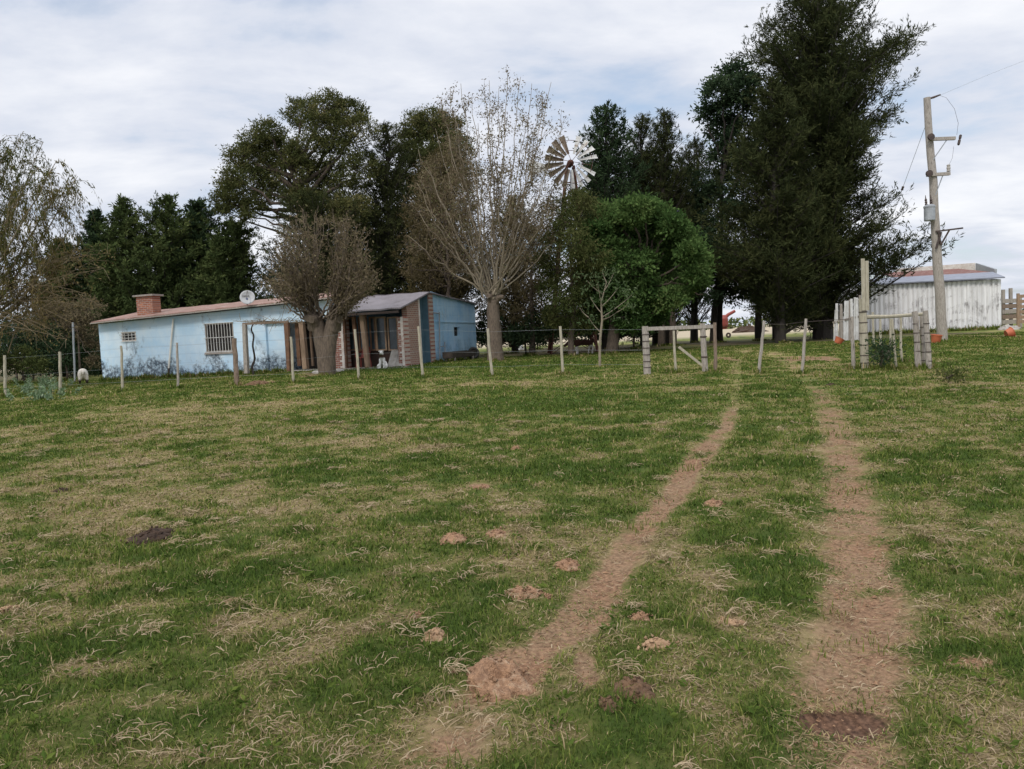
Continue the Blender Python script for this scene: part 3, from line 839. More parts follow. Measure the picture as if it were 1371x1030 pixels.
# cypresses behind the left part of the house
CY = 'dark cypresses behind the house'
cyp = [
    ('small dark cypress half hidden behind the leaning willow at far left', 80, [(322, 76, 86), (360, 58, 104), (400, 45, 118), (455, 40, 125)], 1),
    ('slender dark cypress left of the house, nearest to the willow', 128, [(284, 123, 131), (315, 110, 148), (350, 98, 158), (420, 88, 172), (470, 85, 178)], 2),
    ('tall pointed cypress rising behind the blue left end wall', 166, [(267, 161, 170), (300, 147, 188), (350, 135, 204), (430, 128, 214), (468, 130, 214)], 3),
    ('broad dark cypress right behind the brick chimney', 222, [(264, 214, 230), (285, 195, 250), (320, 180, 268), (370, 172, 285), (440, 170, 292)], 4),
    ('dark cypress between the chimney and the satellite dish', 264, [(271, 257, 270), (292, 240, 286), (330, 228, 302), (400, 222, 310), (440, 222, 312)], 5),
    ('round topped dark cypress right behind the satellite dish', 312, [(297, 300, 322), (316, 286, 336), (350, 276, 346), (400, 270, 352), (440, 270, 352)], 6),
]
for lab, bu, prof, sd_ in cyp:
    prof = prof[:-1] + [(prof[-1][0] + 28, prof[-1][1], prof[-1][2])]
    conifer(lab, 46 + (sd_ % 3) * 1.3, bu, [(v, a - (b - a) * .18, b + (b - a) * .18) for v, a, b in prof], sd_ + 100, 250, 120, (.24, .065), 'cypress_deep' if sd_ in (2, 5) else 'cypress', asc=((12, 40), (20, 50), (5, 32))[sd_ % 3], sag=.12, trunk_r=.22, tuft=.18, group=CY, name='cypress_tree', spray=.8, flat=.3, lift=.3, gap=.3)

# big gum trees
clump_tree('largest spreading gum tree with rounded olive clumps, behind the house', 44, 455,
           [(435, 148, 30), (405, 152, 24), (465, 152, 24), (482, 172, 22), (440, 172, 30), (360, 178, 22), (338, 192, 20), (325, 212, 22), (350, 215, 26),
            (312, 238, 18), (308, 255, 16), (335, 240, 26), (372, 205, 28), (395, 232, 30), (412, 200, 26), (365, 250, 26), (425, 240, 30), (455, 205, 28),
            (300, 268, 15), (318, 276, 14), (345, 272, 18), (330, 288, 10), (450, 262, 32), (480, 230, 28), (470, 285, 30), (420, 275, 26), (395, 265, 18), (297, 282, 9)],
           11, 'gum', (.17, .06), per=46, dens=27, fork=(440, 330), trunk_r=.42, name='gum_tree', sig=.19)
clump_tree('second gum tree with a flat domed top, right of the largest gum', 47, 570,
           [(580, 166, 26), (556, 168, 20), (600, 172, 20), (575, 188, 34), (545, 192, 20), (610, 200, 24), (590, 215, 30), (555, 222, 28), (620, 232, 22), (580, 250, 34), (535, 250, 24)],
           12, 'gum', (.17, .06), per=46, dens=27, fork=(575, 330), trunk_r=.32, name='gum_tree', sig=.19)

# casuarinas and pines filling the back row
CS = 'needle leaved trees of the back row'
conifer('dark needle leaved tree between the two gum trees', 45, 522, [(166, 502, 532), (190, 484, 556), (250, 470, 572), (330, 455, 585), (430, 445, 600)], 21, 262, 112, (.25, .036),
        'casuarina', asc=(30, 60), trunk_r=.25, tuft=.18, group=CS, name='casuarina_tree')
conifer('dark needle leaved tree under the lower boughs of the largest gum', 43, 440, [(255, 372, 470), (280, 358, 500), (330, 350, 510), (400, 345, 515), (440, 345, 515)], 22, 212, 105, (.25, .036),
        'casuarina', asc=(30, 55), trunk_r=.2, tuft=.18, group=CS, name='casuarina_tree')
conifer('bronze needle leaved tree left of the bare pollarded willow', 40, 590, [(205, 575, 600), (235, 555, 625), (290, 540, 645), (340, 535, 655), (430, 550, 650)], 23, 237, 90, (.25, .036),
        'casuarina_brown', asc=(30, 60), trunk_r=.2, tuft=.18, group=CS, name='casuarina_tree')
conifer('olive needle leaved tree behind the bare pollarded willow', 44, 690, [(262, 670, 705), (290, 650, 740), (340, 640, 770), (400, 645, 775), (450, 655, 770)], 24, 187, 82, (.25, .036),
        'casuarina_brown', asc=(25, 55), trunk_r=.2, tuft=.18, group=CS, name='casuarina_tree')
conifer('dark pointed conifer just right of the windmill wheel', 43, 812, [(141, 800, 822), (160, 786, 842), (195, 776, 858), (235, 768, 872), (320, 760, 882), (440, 768, 882)], 25, 260, 110, (.24, .06),
        'cypress_deep', asc=(28, 55), sag=.08, trunk_r=.28, tuft=.16, name='cypress_tree', group=CY)
conifer('feathery needle leaved tree behind the dark pointed conifer', 46, 862, [(153, 852, 868), (172, 838, 884), (205, 825, 902), (300, 815, 925), (440, 828, 925)], 26, 237, 105, (.25, .036),
        'casuarina', asc=(40, 65), trunk_r=.25, tuft=.17, group=CS, name='casuarina_tree')
conifer('feathery needle leaved tree with a narrow top, above the fresh green tree', 44.5, 892, [(148, 882, 896), (172, 870, 910), (205, 860, 930), (290, 852, 945), (395, 862, 945)], 27, 225, 105, (.25, .036),
        'casuarina', asc=(42, 66), trunk_r=.24, tuft=.17, group=CS, name='casuarina_tree')
conifer('lower needle leaved tree in the notch left of the largest conifer', 49, 930, [(184, 920, 940), (205, 905, 958), (250, 892, 972), (330, 885, 980), (400, 895, 975)], 28, 200, 97, (.25, .036),
        'casuarina', asc=(38, 62), trunk_r=.24, tuft=.17, group=CS, name='casuarina_tree')

clump_tree('broad dark tree filling the gap behind the fresh green tree top', 47, 880,
           [(830, 235, 26), (865, 225, 24), (895, 232, 24), (925, 245, 24), (845, 270, 30), (885, 268, 30), (920, 280, 26), (945, 262, 18), (940, 300, 22), (800, 255, 22), (790, 280, 22), (955, 335, 20)], 36, 'gum_dark', (.18, .06), per=40, dens=24, fork=(880, 330), trunk_r=.25, bark='bark_dark', sig=.22)
clump_tree('broad dark tree behind the stout pollard and the veranda roof', 48, 500,
           [(470, 300, 30), (510, 300, 30), (550, 300, 28), (490, 340, 34), (530, 345, 34), (450, 345, 30), (570, 340, 28), (600, 350, 26), (500, 385, 34), (550, 388, 34), (450, 385, 28), (600, 392, 26), (640, 380, 24), (400, 380, 26), (370, 372, 18)], 37, 'gum_dark', (.19, .07), per=40, dens=22, fork=(505, 400), trunk_r=.3, bark='bark_dark', sig=.24)
# the big dark group on the right
conifer('largest dark conifer, tallest of all, left of the power pole', 41, 1102,
        [(-22, 1078, 1108), (5, 1046, 1160), (30, 1020, 1208), (62, 1006, 1222), (95, 1000, 1220), (130, 988, 1236), (155, 978, 1224), (190, 965, 1196), (230, 958, 1190),
         (270, 952, 1198), (310, 948, 1202), (330, 955, 1222), (350, 960, 1226), (362, 985, 1170), (378, 1005, 1118), (430, 1035, 1105)], 31, 800, 98, (.25, .045), 'casuarina',
        asc=(15, 50), trunk_r=.5, tuft=.19, name='casuarina_tree', depth=.75, spray=1.0, lift=.4, boughs=13)
conifer('dark olive conifer in front of the largest dark conifer, with a lower top', 37.5, 1046,
        [(108, 1026, 1040), (150, 1005, 1070), (210, 985, 1095), (280, 972, 1108), (340, 975, 1110), (400, 1000, 1105), (425, 1015, 1095)], 32, 360, 105, (.25, .042), 'casuarina',
        asc=(15, 50), trunk_r=.26, tuft=.19, name='casuarina_tree', depth=.8, spray=1.0, lift=.4, boughs=11)
clump_tree('glossy dark green tree showing left of the largest conifer', 46, 962,
           [(985, 100, 22), (965, 122, 22), (945, 150, 14), (985, 145, 26), (1002, 118, 20), (968, 172, 22), (1000, 185, 26), (965, 205, 18), (985, 235, 26), (958, 262, 22), (985, 290, 26), (952, 322, 20), (980, 345, 26)],
           33, 'gum_dark', (.22, .10), per=38, dens=24, fork=(966, 350), trunk_r=.26, bark='bark_dark', sig=.24)
clump_tree('low dark tree with three trunks under the largest conifer', 45, 1012,
           [(1000, 345, 36), (968, 365, 22), (1030, 355, 32), (1052, 395, 26), (984, 392, 20), (1018, 388, 22), (938, 380, 14), (1062, 350, 30), (1075, 400, 24), (950, 352, 18), (1036, 410, 14)],
           34, 'gum_dark', (.20, .09), per=36, dens=24, fork=(1012, 385), trunk_r=.24, bark='bark_dark', trunks=[955, 1017, 1040], sig=.22)
clump_tree('dark leaning tree behind the fresh green tree, trunk beside the wooden frame', 43, 902,
           [(925, 330, 26), (940, 362, 18), (915, 372, 18), (890, 372, 22), (928, 395, 9), (870, 400, 16), (955, 398, 10)], 35, 'gum_dark', (.18, .08), per=34, dens=22, fork=(905, 372), trunk_r=.22, bark='bark',
           trunks=[886, 901], sig=.2)

clump_tree('brownish olive loose crowned tree left of the bare pollarded willow', 37, 600,
           [(590, 222, 20), (612, 210, 16), (575, 250, 24), (605, 255, 24), (630, 240, 18), (565, 285, 24), (595, 295, 26), (625, 285, 22), (560, 325, 22), (590, 340, 24), (622, 325, 22), (575, 370, 22), (610, 372, 22), (640, 360, 18), (550, 360, 14), (640, 310, 16)],
           43, 'bronze', (.17, .04), per=24, dens=18, fork=(602, 400), trunk_r=.16, droop=.5, sig=.22)
clump_tree('tangled brown tree between the bare willow and the windmill tower', 36.5, 712,
           [(715, 290, 16), (740, 280, 14), (700, 315, 18), (728, 318, 20), (752, 300, 14), (690, 350, 18), (715, 355, 20), (745, 345, 18), (700, 385, 18), (728, 390, 20), (680, 390, 14), (720, 420, 18), (690, 420, 14)],
           44, 'bronze', (.17, .045), per=30, dens=18, fork=(712, 410), trunk_r=.13, droop=.5, sig=.22)
# fresh green round tree and its olive neighbour
gcl = [(848, 284, 22), (818, 290, 22), (882, 294, 22), (912, 318, 20), (862, 276, 14), (940, 350, 10), (938, 378, 9), (900, 300, 16), (925, 340, 20), (932, 368, 14), (796, 312, 22), (830, 318, 34), (870, 325, 34), (800, 345, 32),
       (840, 355, 38), (885, 358, 32), (915, 385, 18), (900, 402, 20), (870, 398, 28), (830, 400, 32), (795, 385, 28), (800, 425, 22), (845, 428, 22), (880, 422, 16)]
clump_tree('round fresh green leafy tree, brightest of the grove', 33, 818, gcl, 41, 'green', (.17, .085), per=52, dens=34, fork=(822, 425), trunk_r=.26, name='broadleaf_tree', sig=.17, zdepth=1.0, shell=.5)
clump_tree('dull olive drooping tree left of the fresh green tree', 32.5, 765,
           [(780, 290, 20), (758, 300, 18), (795, 308, 18), (740, 325, 16), (770, 330, 24), (790, 345, 22), (748, 360, 20), (775, 370, 24), (735, 390, 16), (760, 400, 22), (785, 400, 22), (745, 425, 18), (775, 430, 20), (768, 266, 13), (752, 276, 13), (782, 270, 12), (730, 350, 12)],
           42, 'olive', (.17, .045), per=44, dens=26, fork=(768, 420), trunk_r=.13, droop=.7, sig=.20)

# dark bushes under the grove, at the far left and beyond
BU = 'dark bushes under the trees'


def bush(label, D, u, clumps, seed, mat='gum_dark', leaf=(.15, .07), **k):
    return clump_tree(label, D, u, clumps, seed, mat, leaf, per=34, dens=20, fork=(u, clumps[0][1] + 6), trunk_r=.05, name='bush', sig=.17, group=k.pop('group', None), **k)


for o in (bush('dark evergreen bush right of the pollarded willow trunk', 37, 705, [(705, 446, 22), (690, 452, 14), (725, 448, 18), (745, 440, 18), (730, 428, 20)], 51),
          bush('dark evergreen bush left of the brown and white calf', 39, 765, [(765, 435, 22), (745, 425, 20), (785, 430, 20), (765, 415, 24), (800, 420, 18)], 52),
          bush('dark bush behind the fresh green tree trunk', 40, 850, [(850, 440, 20), (835, 430, 20), (866, 432, 18), (848, 420, 20)], 53),
          bush('dark bush in the gap behind the blue end wall', 42, 655, [(655, 425, 16), (648, 440, 11), (668, 420, 16), (660, 458, 9)], 54),
          bush('dark green hedge bush at the left edge below the willow', 38, 18, [(18, 470, 26), (-15, 460, 30), (45, 478, 22), (20, 445, 28), (-10, 430, 28)], 55, 'gum_dark'),
          bush('dark green hedge bush behind the white sheep', 37.5, 85, [(85, 475, 24), (62, 485, 20), (108, 478, 18), (118, 455, 18), (90, 450, 24), (60, 450, 26)], 56, 'gum_dark'),
          bush('brown withered thicket left of the blue house', 36.5, 105, [(105, 440, 24), (125, 465, 13), (85, 425, 26), (60, 420, 24), (118, 415, 22), (128, 440, 12), (126, 485, 9)], 57, 'brown', (.14, .05)),
          bush('olive bush under the willow at the left edge', 36, 30, [(30, 482, 20), (10, 488, 18), (48, 488, 14), (-12, 484, 18)], 58, 'olive', (.14, .06)),
          bush('long dark hedge bush behind the leftmost fence posts', 41, 40, [(-30, 480, 24), (0, 486, 22), (30, 488, 22), (60, 488, 20), (90, 492, 18), (115, 492, 14), (130, 480, 14), (-10, 455, 24), (25, 455, 24), (60, 462, 22)], 63, 'gum_dark'),
          bush('low dark scrub closing the view behind the grove, left half', 52, 720, [(640, 452, 14), (665, 452, 14), (690, 450, 14), (715, 449, 14), (740, 448, 14), (765, 446, 14), (790, 445, 14), (815, 444, 13)], 64, 'gum_dark', (.2, .09)),
          bush('low dark scrub closing the view behind the fresh green tree', 53, 850, [(830, 443, 12), (850, 442, 12), (872, 441, 10), (620, 455, 12)], 65, 'gum_dark', (.2, .09)),
          bush('small round dark shrub inside the fence corner by the tall post', float(hit(1181, 492)[1]), 1181, [(1181, 472, 13), (1172, 470, 9), (1191, 474, 9), (1181, 481, 9), (1186, 463, 7)], 59, 'gum_dark', (.10, .035)),
          bush('low dark weed tuft on the grass right of the gate posts', float(hit(1275, 506)[1]), 1275, [(1275, 503, 8, 4), (1268, 504, 6, 3), (1283, 504, 6, 3)], 60, 'olive', (.09, .03))):
    o['category'] = 'bush'; o['group'] = BU
for o, a in ((bpy.data.objects['bush.011'], 1), (bpy.data.objects['bush.012'], 1)): del o['group']


# --- pollarded willow with long bare rods
def whip_tree(label, D, bu, heads, rods, seed, trunk_r, leafmat_, nleaf, name, bark='bark', rod_r=.045, twigs=9, leaf=(.13, .05), curve=.28, twl=(.4, 1.1), leaf_from=.45, flare=1.25, twig_bark='bark_pale', rod_mat='bark_pale', spread=.12):
    rng = np.random.default_rng(seed)
    base = base_at(bu, D); root = thing(name, label, 'tree', base)
    tm, tw, cm_, lm = MB(), MB(), MB(), MB()
    hs = [at(u, v, D + o) for u, v, o in heads]
    for h in hs:
        c = (base + h) / 2 + np.array([0, 0, .2])
        p = bez(base, base * .5 + h * .5 + np.array([(base[0] - h[0]) * .3, 0, 0]), h, 9)
        tm.tube(p, trunk_r * np.linspace(flare, .82, 9) * (1 if len(hs) == 1 else .8), 12, jit=.28)
        for _ in range(4):
            q = h + rng.normal(size=3) * np.array([1, 1, .4]) * trunk_r * .6
            tm.tube([h - [0, 0, .35], (h + q) / 2, q], [trunk_r * .7, trunk_r * .6, trunk_r * .4], 8, jit=.4)
    for u, v, off in rods:
        h = hs[int(np.argmin([abs(u - (a[0] + (u - bu) * 0)) + (0 if len(hs) == 1 else 0) for a in heads]))]
        tip = at(u, v, D + off)
        s = h + rng.normal(size=3) * np.array([1, 1, .5]) * trunk_r * .55
        out = tip - s; lat = np.array([out[0], out[1], 0])
        ctrl = s + lat * (.5 + curve) * .8 + np.array([0, 0, out[2] * (.5 - curve * .55)]) + rng.normal(size=3) * .08 * np.linalg.norm(out) * .3
        p = bez(s, ctrl, tip, 14)
        p[1:-1] += rng.normal(size=(12, 3)) * .022 * math.sqrt(np.linalg.norm(out))
        rr = rod_r * rng.uniform(.65, 1.15) * min(1, np.linalg.norm(out) / 4 + .35)
        lm.tube(p, np.linspace(rr, .008, 14), 6, cap=False)
        for _ in range(int(twigs * rng.uniform(.7, 1.3))):
            t = rng.uniform(.22, .99); i = t * 12.99; i0 = int(i); q = p[i0] * (1 - i + i0) + p[i0 + 1] * (i - i0)
            tan = nrm(p[i0 + 1] - p[i0]); dr = nrm(tan * .9 + rng.normal(size=3) * .55 + np.array([0, 0, .15])); l = rng.uniform(*twl) * (1.1 - .4 * t)
            tp = bez(q, q + dr * l * .5, q + dr * l + rng.normal(size=3) * .15 * l, 4)
            tw.tube(tp, np.linspace(.011, .004, 4), 3, cap=False)
            for _s in range(2):
                a = tp[rng.integers(1, 3)]; tw.tube([a, a + nrm(dr + rng.normal(size=3) * .8) * l * rng.uniform(.25, .5)], [.006, .003], 3, cap=False)
            if t > leaf_from - .25 + .3 * rng.random():
                k = rng.poisson(nleaf)
                if k:
                    f_ = rng.random(k)[:, None]
                    C = tp[0] + (tp[-1] - tp[0]) * (f_ * 1.1) + rng.normal(size=(k, 3)) * spread
                    cm_.leaves(C, rng.normal(size=(k, 3)) + dr * .6, leaf[0] * (.6 + .8 * rng.random(k)), leaf[1] * (.7 + .6 * rng.random(k)), rng.random(k))
    tm.build('trunk', M[bark], root, smooth=True)
    lm.build('limbs', M[rod_mat], root, smooth=True)
    tw.build('twigs', L['twig'], root)
    cm_.build('crown', L[leafmat_], root)
    return root


rg = random.Random(4)
rods = [(552, 275, .8), (570, 215, .9), (558, 245, -.9), (583, 172, .3), (744, 192, -.4), (754, 262, .9), (600, 235, -1.5), (730, 228, 1.4), (612, 180, .8), (715, 185, -.9), (560, 200, -.5), (575, 245, 1.2), (590, 130, -.7), (603, 118, .6), (617, 112, -1.2), (632, 128, .3), (648, 122, 1.4), (655, 108, -.4), (668, 118, .9), (680, 104, -.8), (697, 103, .2),
        (712, 112, 1.1), (726, 125, -.6), (738, 110, .4), (752, 165, -1.0), (598, 175, 1.8), (640, 165, -1.8), (676, 150, 1.9), (705, 160, -1.6), (622, 190, 2.2), (690, 200, -2.2), (745, 245, 1.0), (545, 315, -.4),
        (758, 300, .5), (735, 280, -1.6), (580, 300, 1.6), (752, 225, .2), (562, 240, .8), (610, 148, 0.1), (662, 135, .2), (720, 145, 1.8)]
whip_tree('tall pollarded willow with long bare rods, in front of the windmill', 31.5, 662, [(660, 398, 0)], rods, 61, .27, 'sparse', 27, 'willow_tree', bark='bark_mid', rod_r=.045, twigs=17, leaf=(.11, .045), curve=.2)

# --- short brown pollard by the veranda
rods = []
for i in range(95):
    a = rg.uniform(-1.75, 1.75); r = rg.uniform(.72, 1.06)
    rods.append((430 + 74 * math.sin(a) * r, 374 - (94 * math.cos(a) * r if math.cos(a) > 0 else 40 * math.cos(a)), rg.uniform(-1.7, 1.7)))
whip_tree('short stout pollard with a round brown twiggy crown by the veranda', 27.3, 436, [(422, 425, 0.1), (446, 428, -.1)], rods, 62, .36, 'brown', 7, 'pollard_tree', bark='bark_mid', rod_mat='bark_mid', rod_r=.036, twigs=12,
          leaf=(.11, .05), curve=.12, twl=(.25, .6), leaf_from=.2, flare=1.05, spread=.13)


# --- leaning willow at the left edge
def leaning_willow():
    rng = np.random.default_rng(71); D = 27.5
    base = base_at(-75, D); root = thing('willow_tree', 'leaning willow with drooping yellow green strands at the left edge', 'tree', base)
    tm, cm_, tw = MB(), MB(), MB()
    stems = [((104, 236), (-10, 440), .5), ((82, 250), (-20, 420), -.6), ((58, 190), (-30, 400), .2), ((30, 178), (-50, 360), 1.0), ((10, 200), (-50, 350), -1.0), ((100, 300), (10, 430), 1.4),
             ((45, 230), (-40, 380), -1.4), ((-10, 190), (-70, 330), .4), ((70, 345), (0, 450), -.3), ((-30, 230), (-80, 330), 1.2), ((100, 335), (30, 420), .8), ((20, 260), (-45, 370), 1.8), ((76, 215), (-25, 400), -1.8)]
    tm.tube(bez(base, base + np.array([.0, 0, .3]), at(-62, 455, D), 5), [.34, .33, .3, .28, .25], 10, jit=.2)
    h = at(-62, 455, D)
    for (tu, tv), (cu, cv_), off in stems:
        tip = at(tu, tv, D + off); p = bez(h + rng.normal(size=3) * .12, at(cu, cv_, D + off * .5), tip, 16)
        p[1:-1] += rng.normal(size=(14, 3)) * .03
        tm.tube(p, np.linspace(.085 * rng.uniform(.7, 1.1), .010, 16), 6, cap=False)
        n = 56 if tv < 260 else 20
        for _ in range(n):
            t = rng.uniform(.38, 1.0) ** .8; i = min(t * 14.99, 14.98); i0 = int(i); q = p[i0] * (1 - i + i0) + p[i0 + 1] * (i - i0)
            az = rng.random() * 6.28; o = rng.uniform(.15, .75); ln = rng.uniform(.5, 1.9)
            e1 = q + np.array([math.cos(az) * o, math.sin(az) * o, rng.uniform(.05, .35)]); e2 = e1 + np.array([math.cos(az) * .15 * ln, math.sin(az) * .15 * ln, -ln])
            sp = bez(q, e1 + [0, 0, .1], e2, 7)
            tw.tube(sp, np.linspace(.010, .003, 7), 3, cap=False)
            k = int(rng.uniform(18, 50) * (.55 + ln / 2)); f_ = rng.random(k) ** .8 * 5.99; j0 = f_.astype(int); fr = (f_ - j0)[:, None]
            C = sp[j0] * (1 - fr) + sp[j0 + 1] * fr + rng.normal(size=(k, 3)) * .055
            A = (sp[j0 + 1] - sp[j0]) * 2 + rng.normal(size=(k, 3)) * .35 + np.array([0, 0, -.35])
            yb = .20 + .25 * rng.random() + (.18 if tu > 60 else 0) + .25 * (tv > 290)
            cm_.leaves(C, A, .15 * (.6 + .8 * rng.random(k)), .032 * (.7 + .6 * rng.random(k)), np.clip(yb + .5 * (rng.random(k) - .5), 0, 1))
    # bare arching shoots reaching out low on the right
    for _ in range(46):
        q = h + rng.normal(size=3) * .3 + np.array([rng.uniform(0, 1.5), 0, rng.uniform(0, 1.6)])
        tu, tv = rng.uniform(30, 150), rng.uniform(330, 455)
        tip = at(tu, tv, D + rng.normal() * 1.2); c = (q + tip) / 2 + np.array([0, 0, rng.uniform(.3, 1.0)])
        p = bez(q, c, tip, 9); tw.tube(p, np.linspace(.022, .004, 9), 4, cap=False)
        for _s in range(8):
            a = p[rng.integers(3, 9)]; tw.tube([a, a + np.array([rng.normal() * .35, rng.normal() * .35, rng.normal() * .22 - .1])], [.007, .003], 3, cap=False)
        k = 26
        C = p[rng.integers(4, 9, k)] + rng.normal(size=(k, 3)) * .2
        cm_.leaves(C, rng.normal(size=(k, 3)) + [0, 0, -.4], .12, .035, .6 + .4 * rng.random(k))
    tm.build('trunk', M['bark_pale'], root, smooth=True); tw.build('twigs', L['twig'], root); cm_.build('crown', L['willow'], root)


leaning_willow()


# --- sapling on the fence line
def sapling():
    rng = np.random.default_rng(81); b = hit(803, 491); D = b[1]
    root = thing('sapling_tree', 'thin young tree with silvery leaves on the fence line', 'tree', b)
    tm, cm_ = MB(), MB()
    tm.tube([b - [0, 0, .1], at(803, 460, D), at(806, 430, D), at(805, 405, D), at(812, 378, D)], [.045, .042, .035, .025, .012], 7)
    for u0, v0, u1, v1, o in [(804, 445, 788, 425, .1), (806, 428, 826, 418, -.2), (806, 420, 790, 398, .3), (806, 410, 828, 385, .1), (808, 395, 785, 375, -.2), (810, 388, 822, 365, .2), (826, 418, 842, 405, -.3), (806, 412, 800, 378, -.5),
                              (812, 378, 806, 362, .1), (788, 425, 776, 412, .2), (806, 425, 846, 395, .3)]:
        a, c = at(u0, v0, D), at(u1, v1, D + o)
        tm.tube(bez(a, (a + c) / 2 + [0, 0, -.08], c, 5), np.linspace(.018, .005, 5), 4, cap=False)
        for _ in range(5):
            q = c + rng.normal(size=3) * np.array([.24, .24, .16]); k = 9; o_ = rng.normal(size=(k, 3)) * .09
            cm_.leaves(q + o_, o_ * 6 + rng.normal(size=(k, 3)) * .6 + [0, 0, -.3], .11, .05, .3 * rng.random() + .7 * rng.random(k))
    tm.build('trunk', M['bark_pale'], root); cm_.build('crown', L['sapling'], root)


sapling()


def weeds():
    rng = np.random.default_rng(83); c = hit(55, 528); mb = MB()
    for _ in range(46):
        u, v = rng.normal(52, 22), rng.uniform(512, 538)
        b = hit(min(max(u, 5), 100), v); h_ = rng.uniform(.12, .42) * (1.3 if abs(u - 42) < 8 else 1)
        az = rng.random() * 6.28; tip = b + np.array([math.cos(az) * .18, math.sin(az) * .18, h_])
        p = bez(b - [0, 0, .03], b + [0, 0, h_ * .6], tip, 5); mb.tube(p, [.008, .007, .006, .004, .003], 4, cap=False)
        k = 26; f_ = rng.random(k)[:, None]
        mb.leaves(b + (tip - b) * (.1 + .9 * f_) + rng.normal(size=(k, 3)) * .05, rng.normal(size=(k, 3)) + [math.cos(az) * .5, math.sin(az) * .5, .35], .15 * (.6 + .8 * rng.random(k)), .045, rng.random(k))
    tag(mb.build('weed_patch', L['weed'], origin=c), 'grey green leafy weeds between the two leftmost fence posts', 'weeds')


weeds()


def hedgerow():
    rng = np.random.default_rng(85); mb = MB()
    for _ in range(2600):
        x = rng.uniform(-500, 620); y = 330 + rng.normal() * 9
        hh = 1.3 + 5.5 * max(0, fbm(np.array([x * .018]), np.array([2.0]), 5, 4)[0] - .42) * 2.2
        k = 5; C = np.stack([x + rng.normal(size=k) * 2, y + rng.normal(size=k) * 2, .4 + rng.random(k) * hh], -1)
        mb.leaves(C, rng.normal(size=(k, 3)), 2.4, 1.1, rng.random(k))
    o = mb.build('distant_hedgerow', L['cypress']); o['kind'] = 'stuff'; o['label'] = 'low dark line of far off trees on the skyline'


hedgerow()

# ------------------------------------------------------------------ the house
dA = np.array([math.cos(ALPHA), -math.sin(ALPHA), 0]); bA = np.array([math.sin(ALPHA), math.cos(ALPHA), 0])
O = at(542, 486, 30.0)


def on_plane(u, v, P0, n):
    d = ray(u, v); t = np.dot(P0 - CAM, n) / np.dot(d, n); return CAM + d * t


def FP(u, v, off=0.0): return on_plane(u, v, O + bA * off, bA)          # a plane parallel to the facade
def GP(u, v, off=0.0): return on_plane(u, v, O + dA * off, dA)          # a plane parallel to the right end wall


def loc(s, t, z): return O * np.array([1, 1, 0]) + dA * s + bA * t + np.array([0, 0, z])
def sco(p): return float(np.dot((p - O) * np.array([1, 1, 0]), dA))
def tco(p): return float(np.dot((p - O) * np.array([1, 1, 0]), bA))


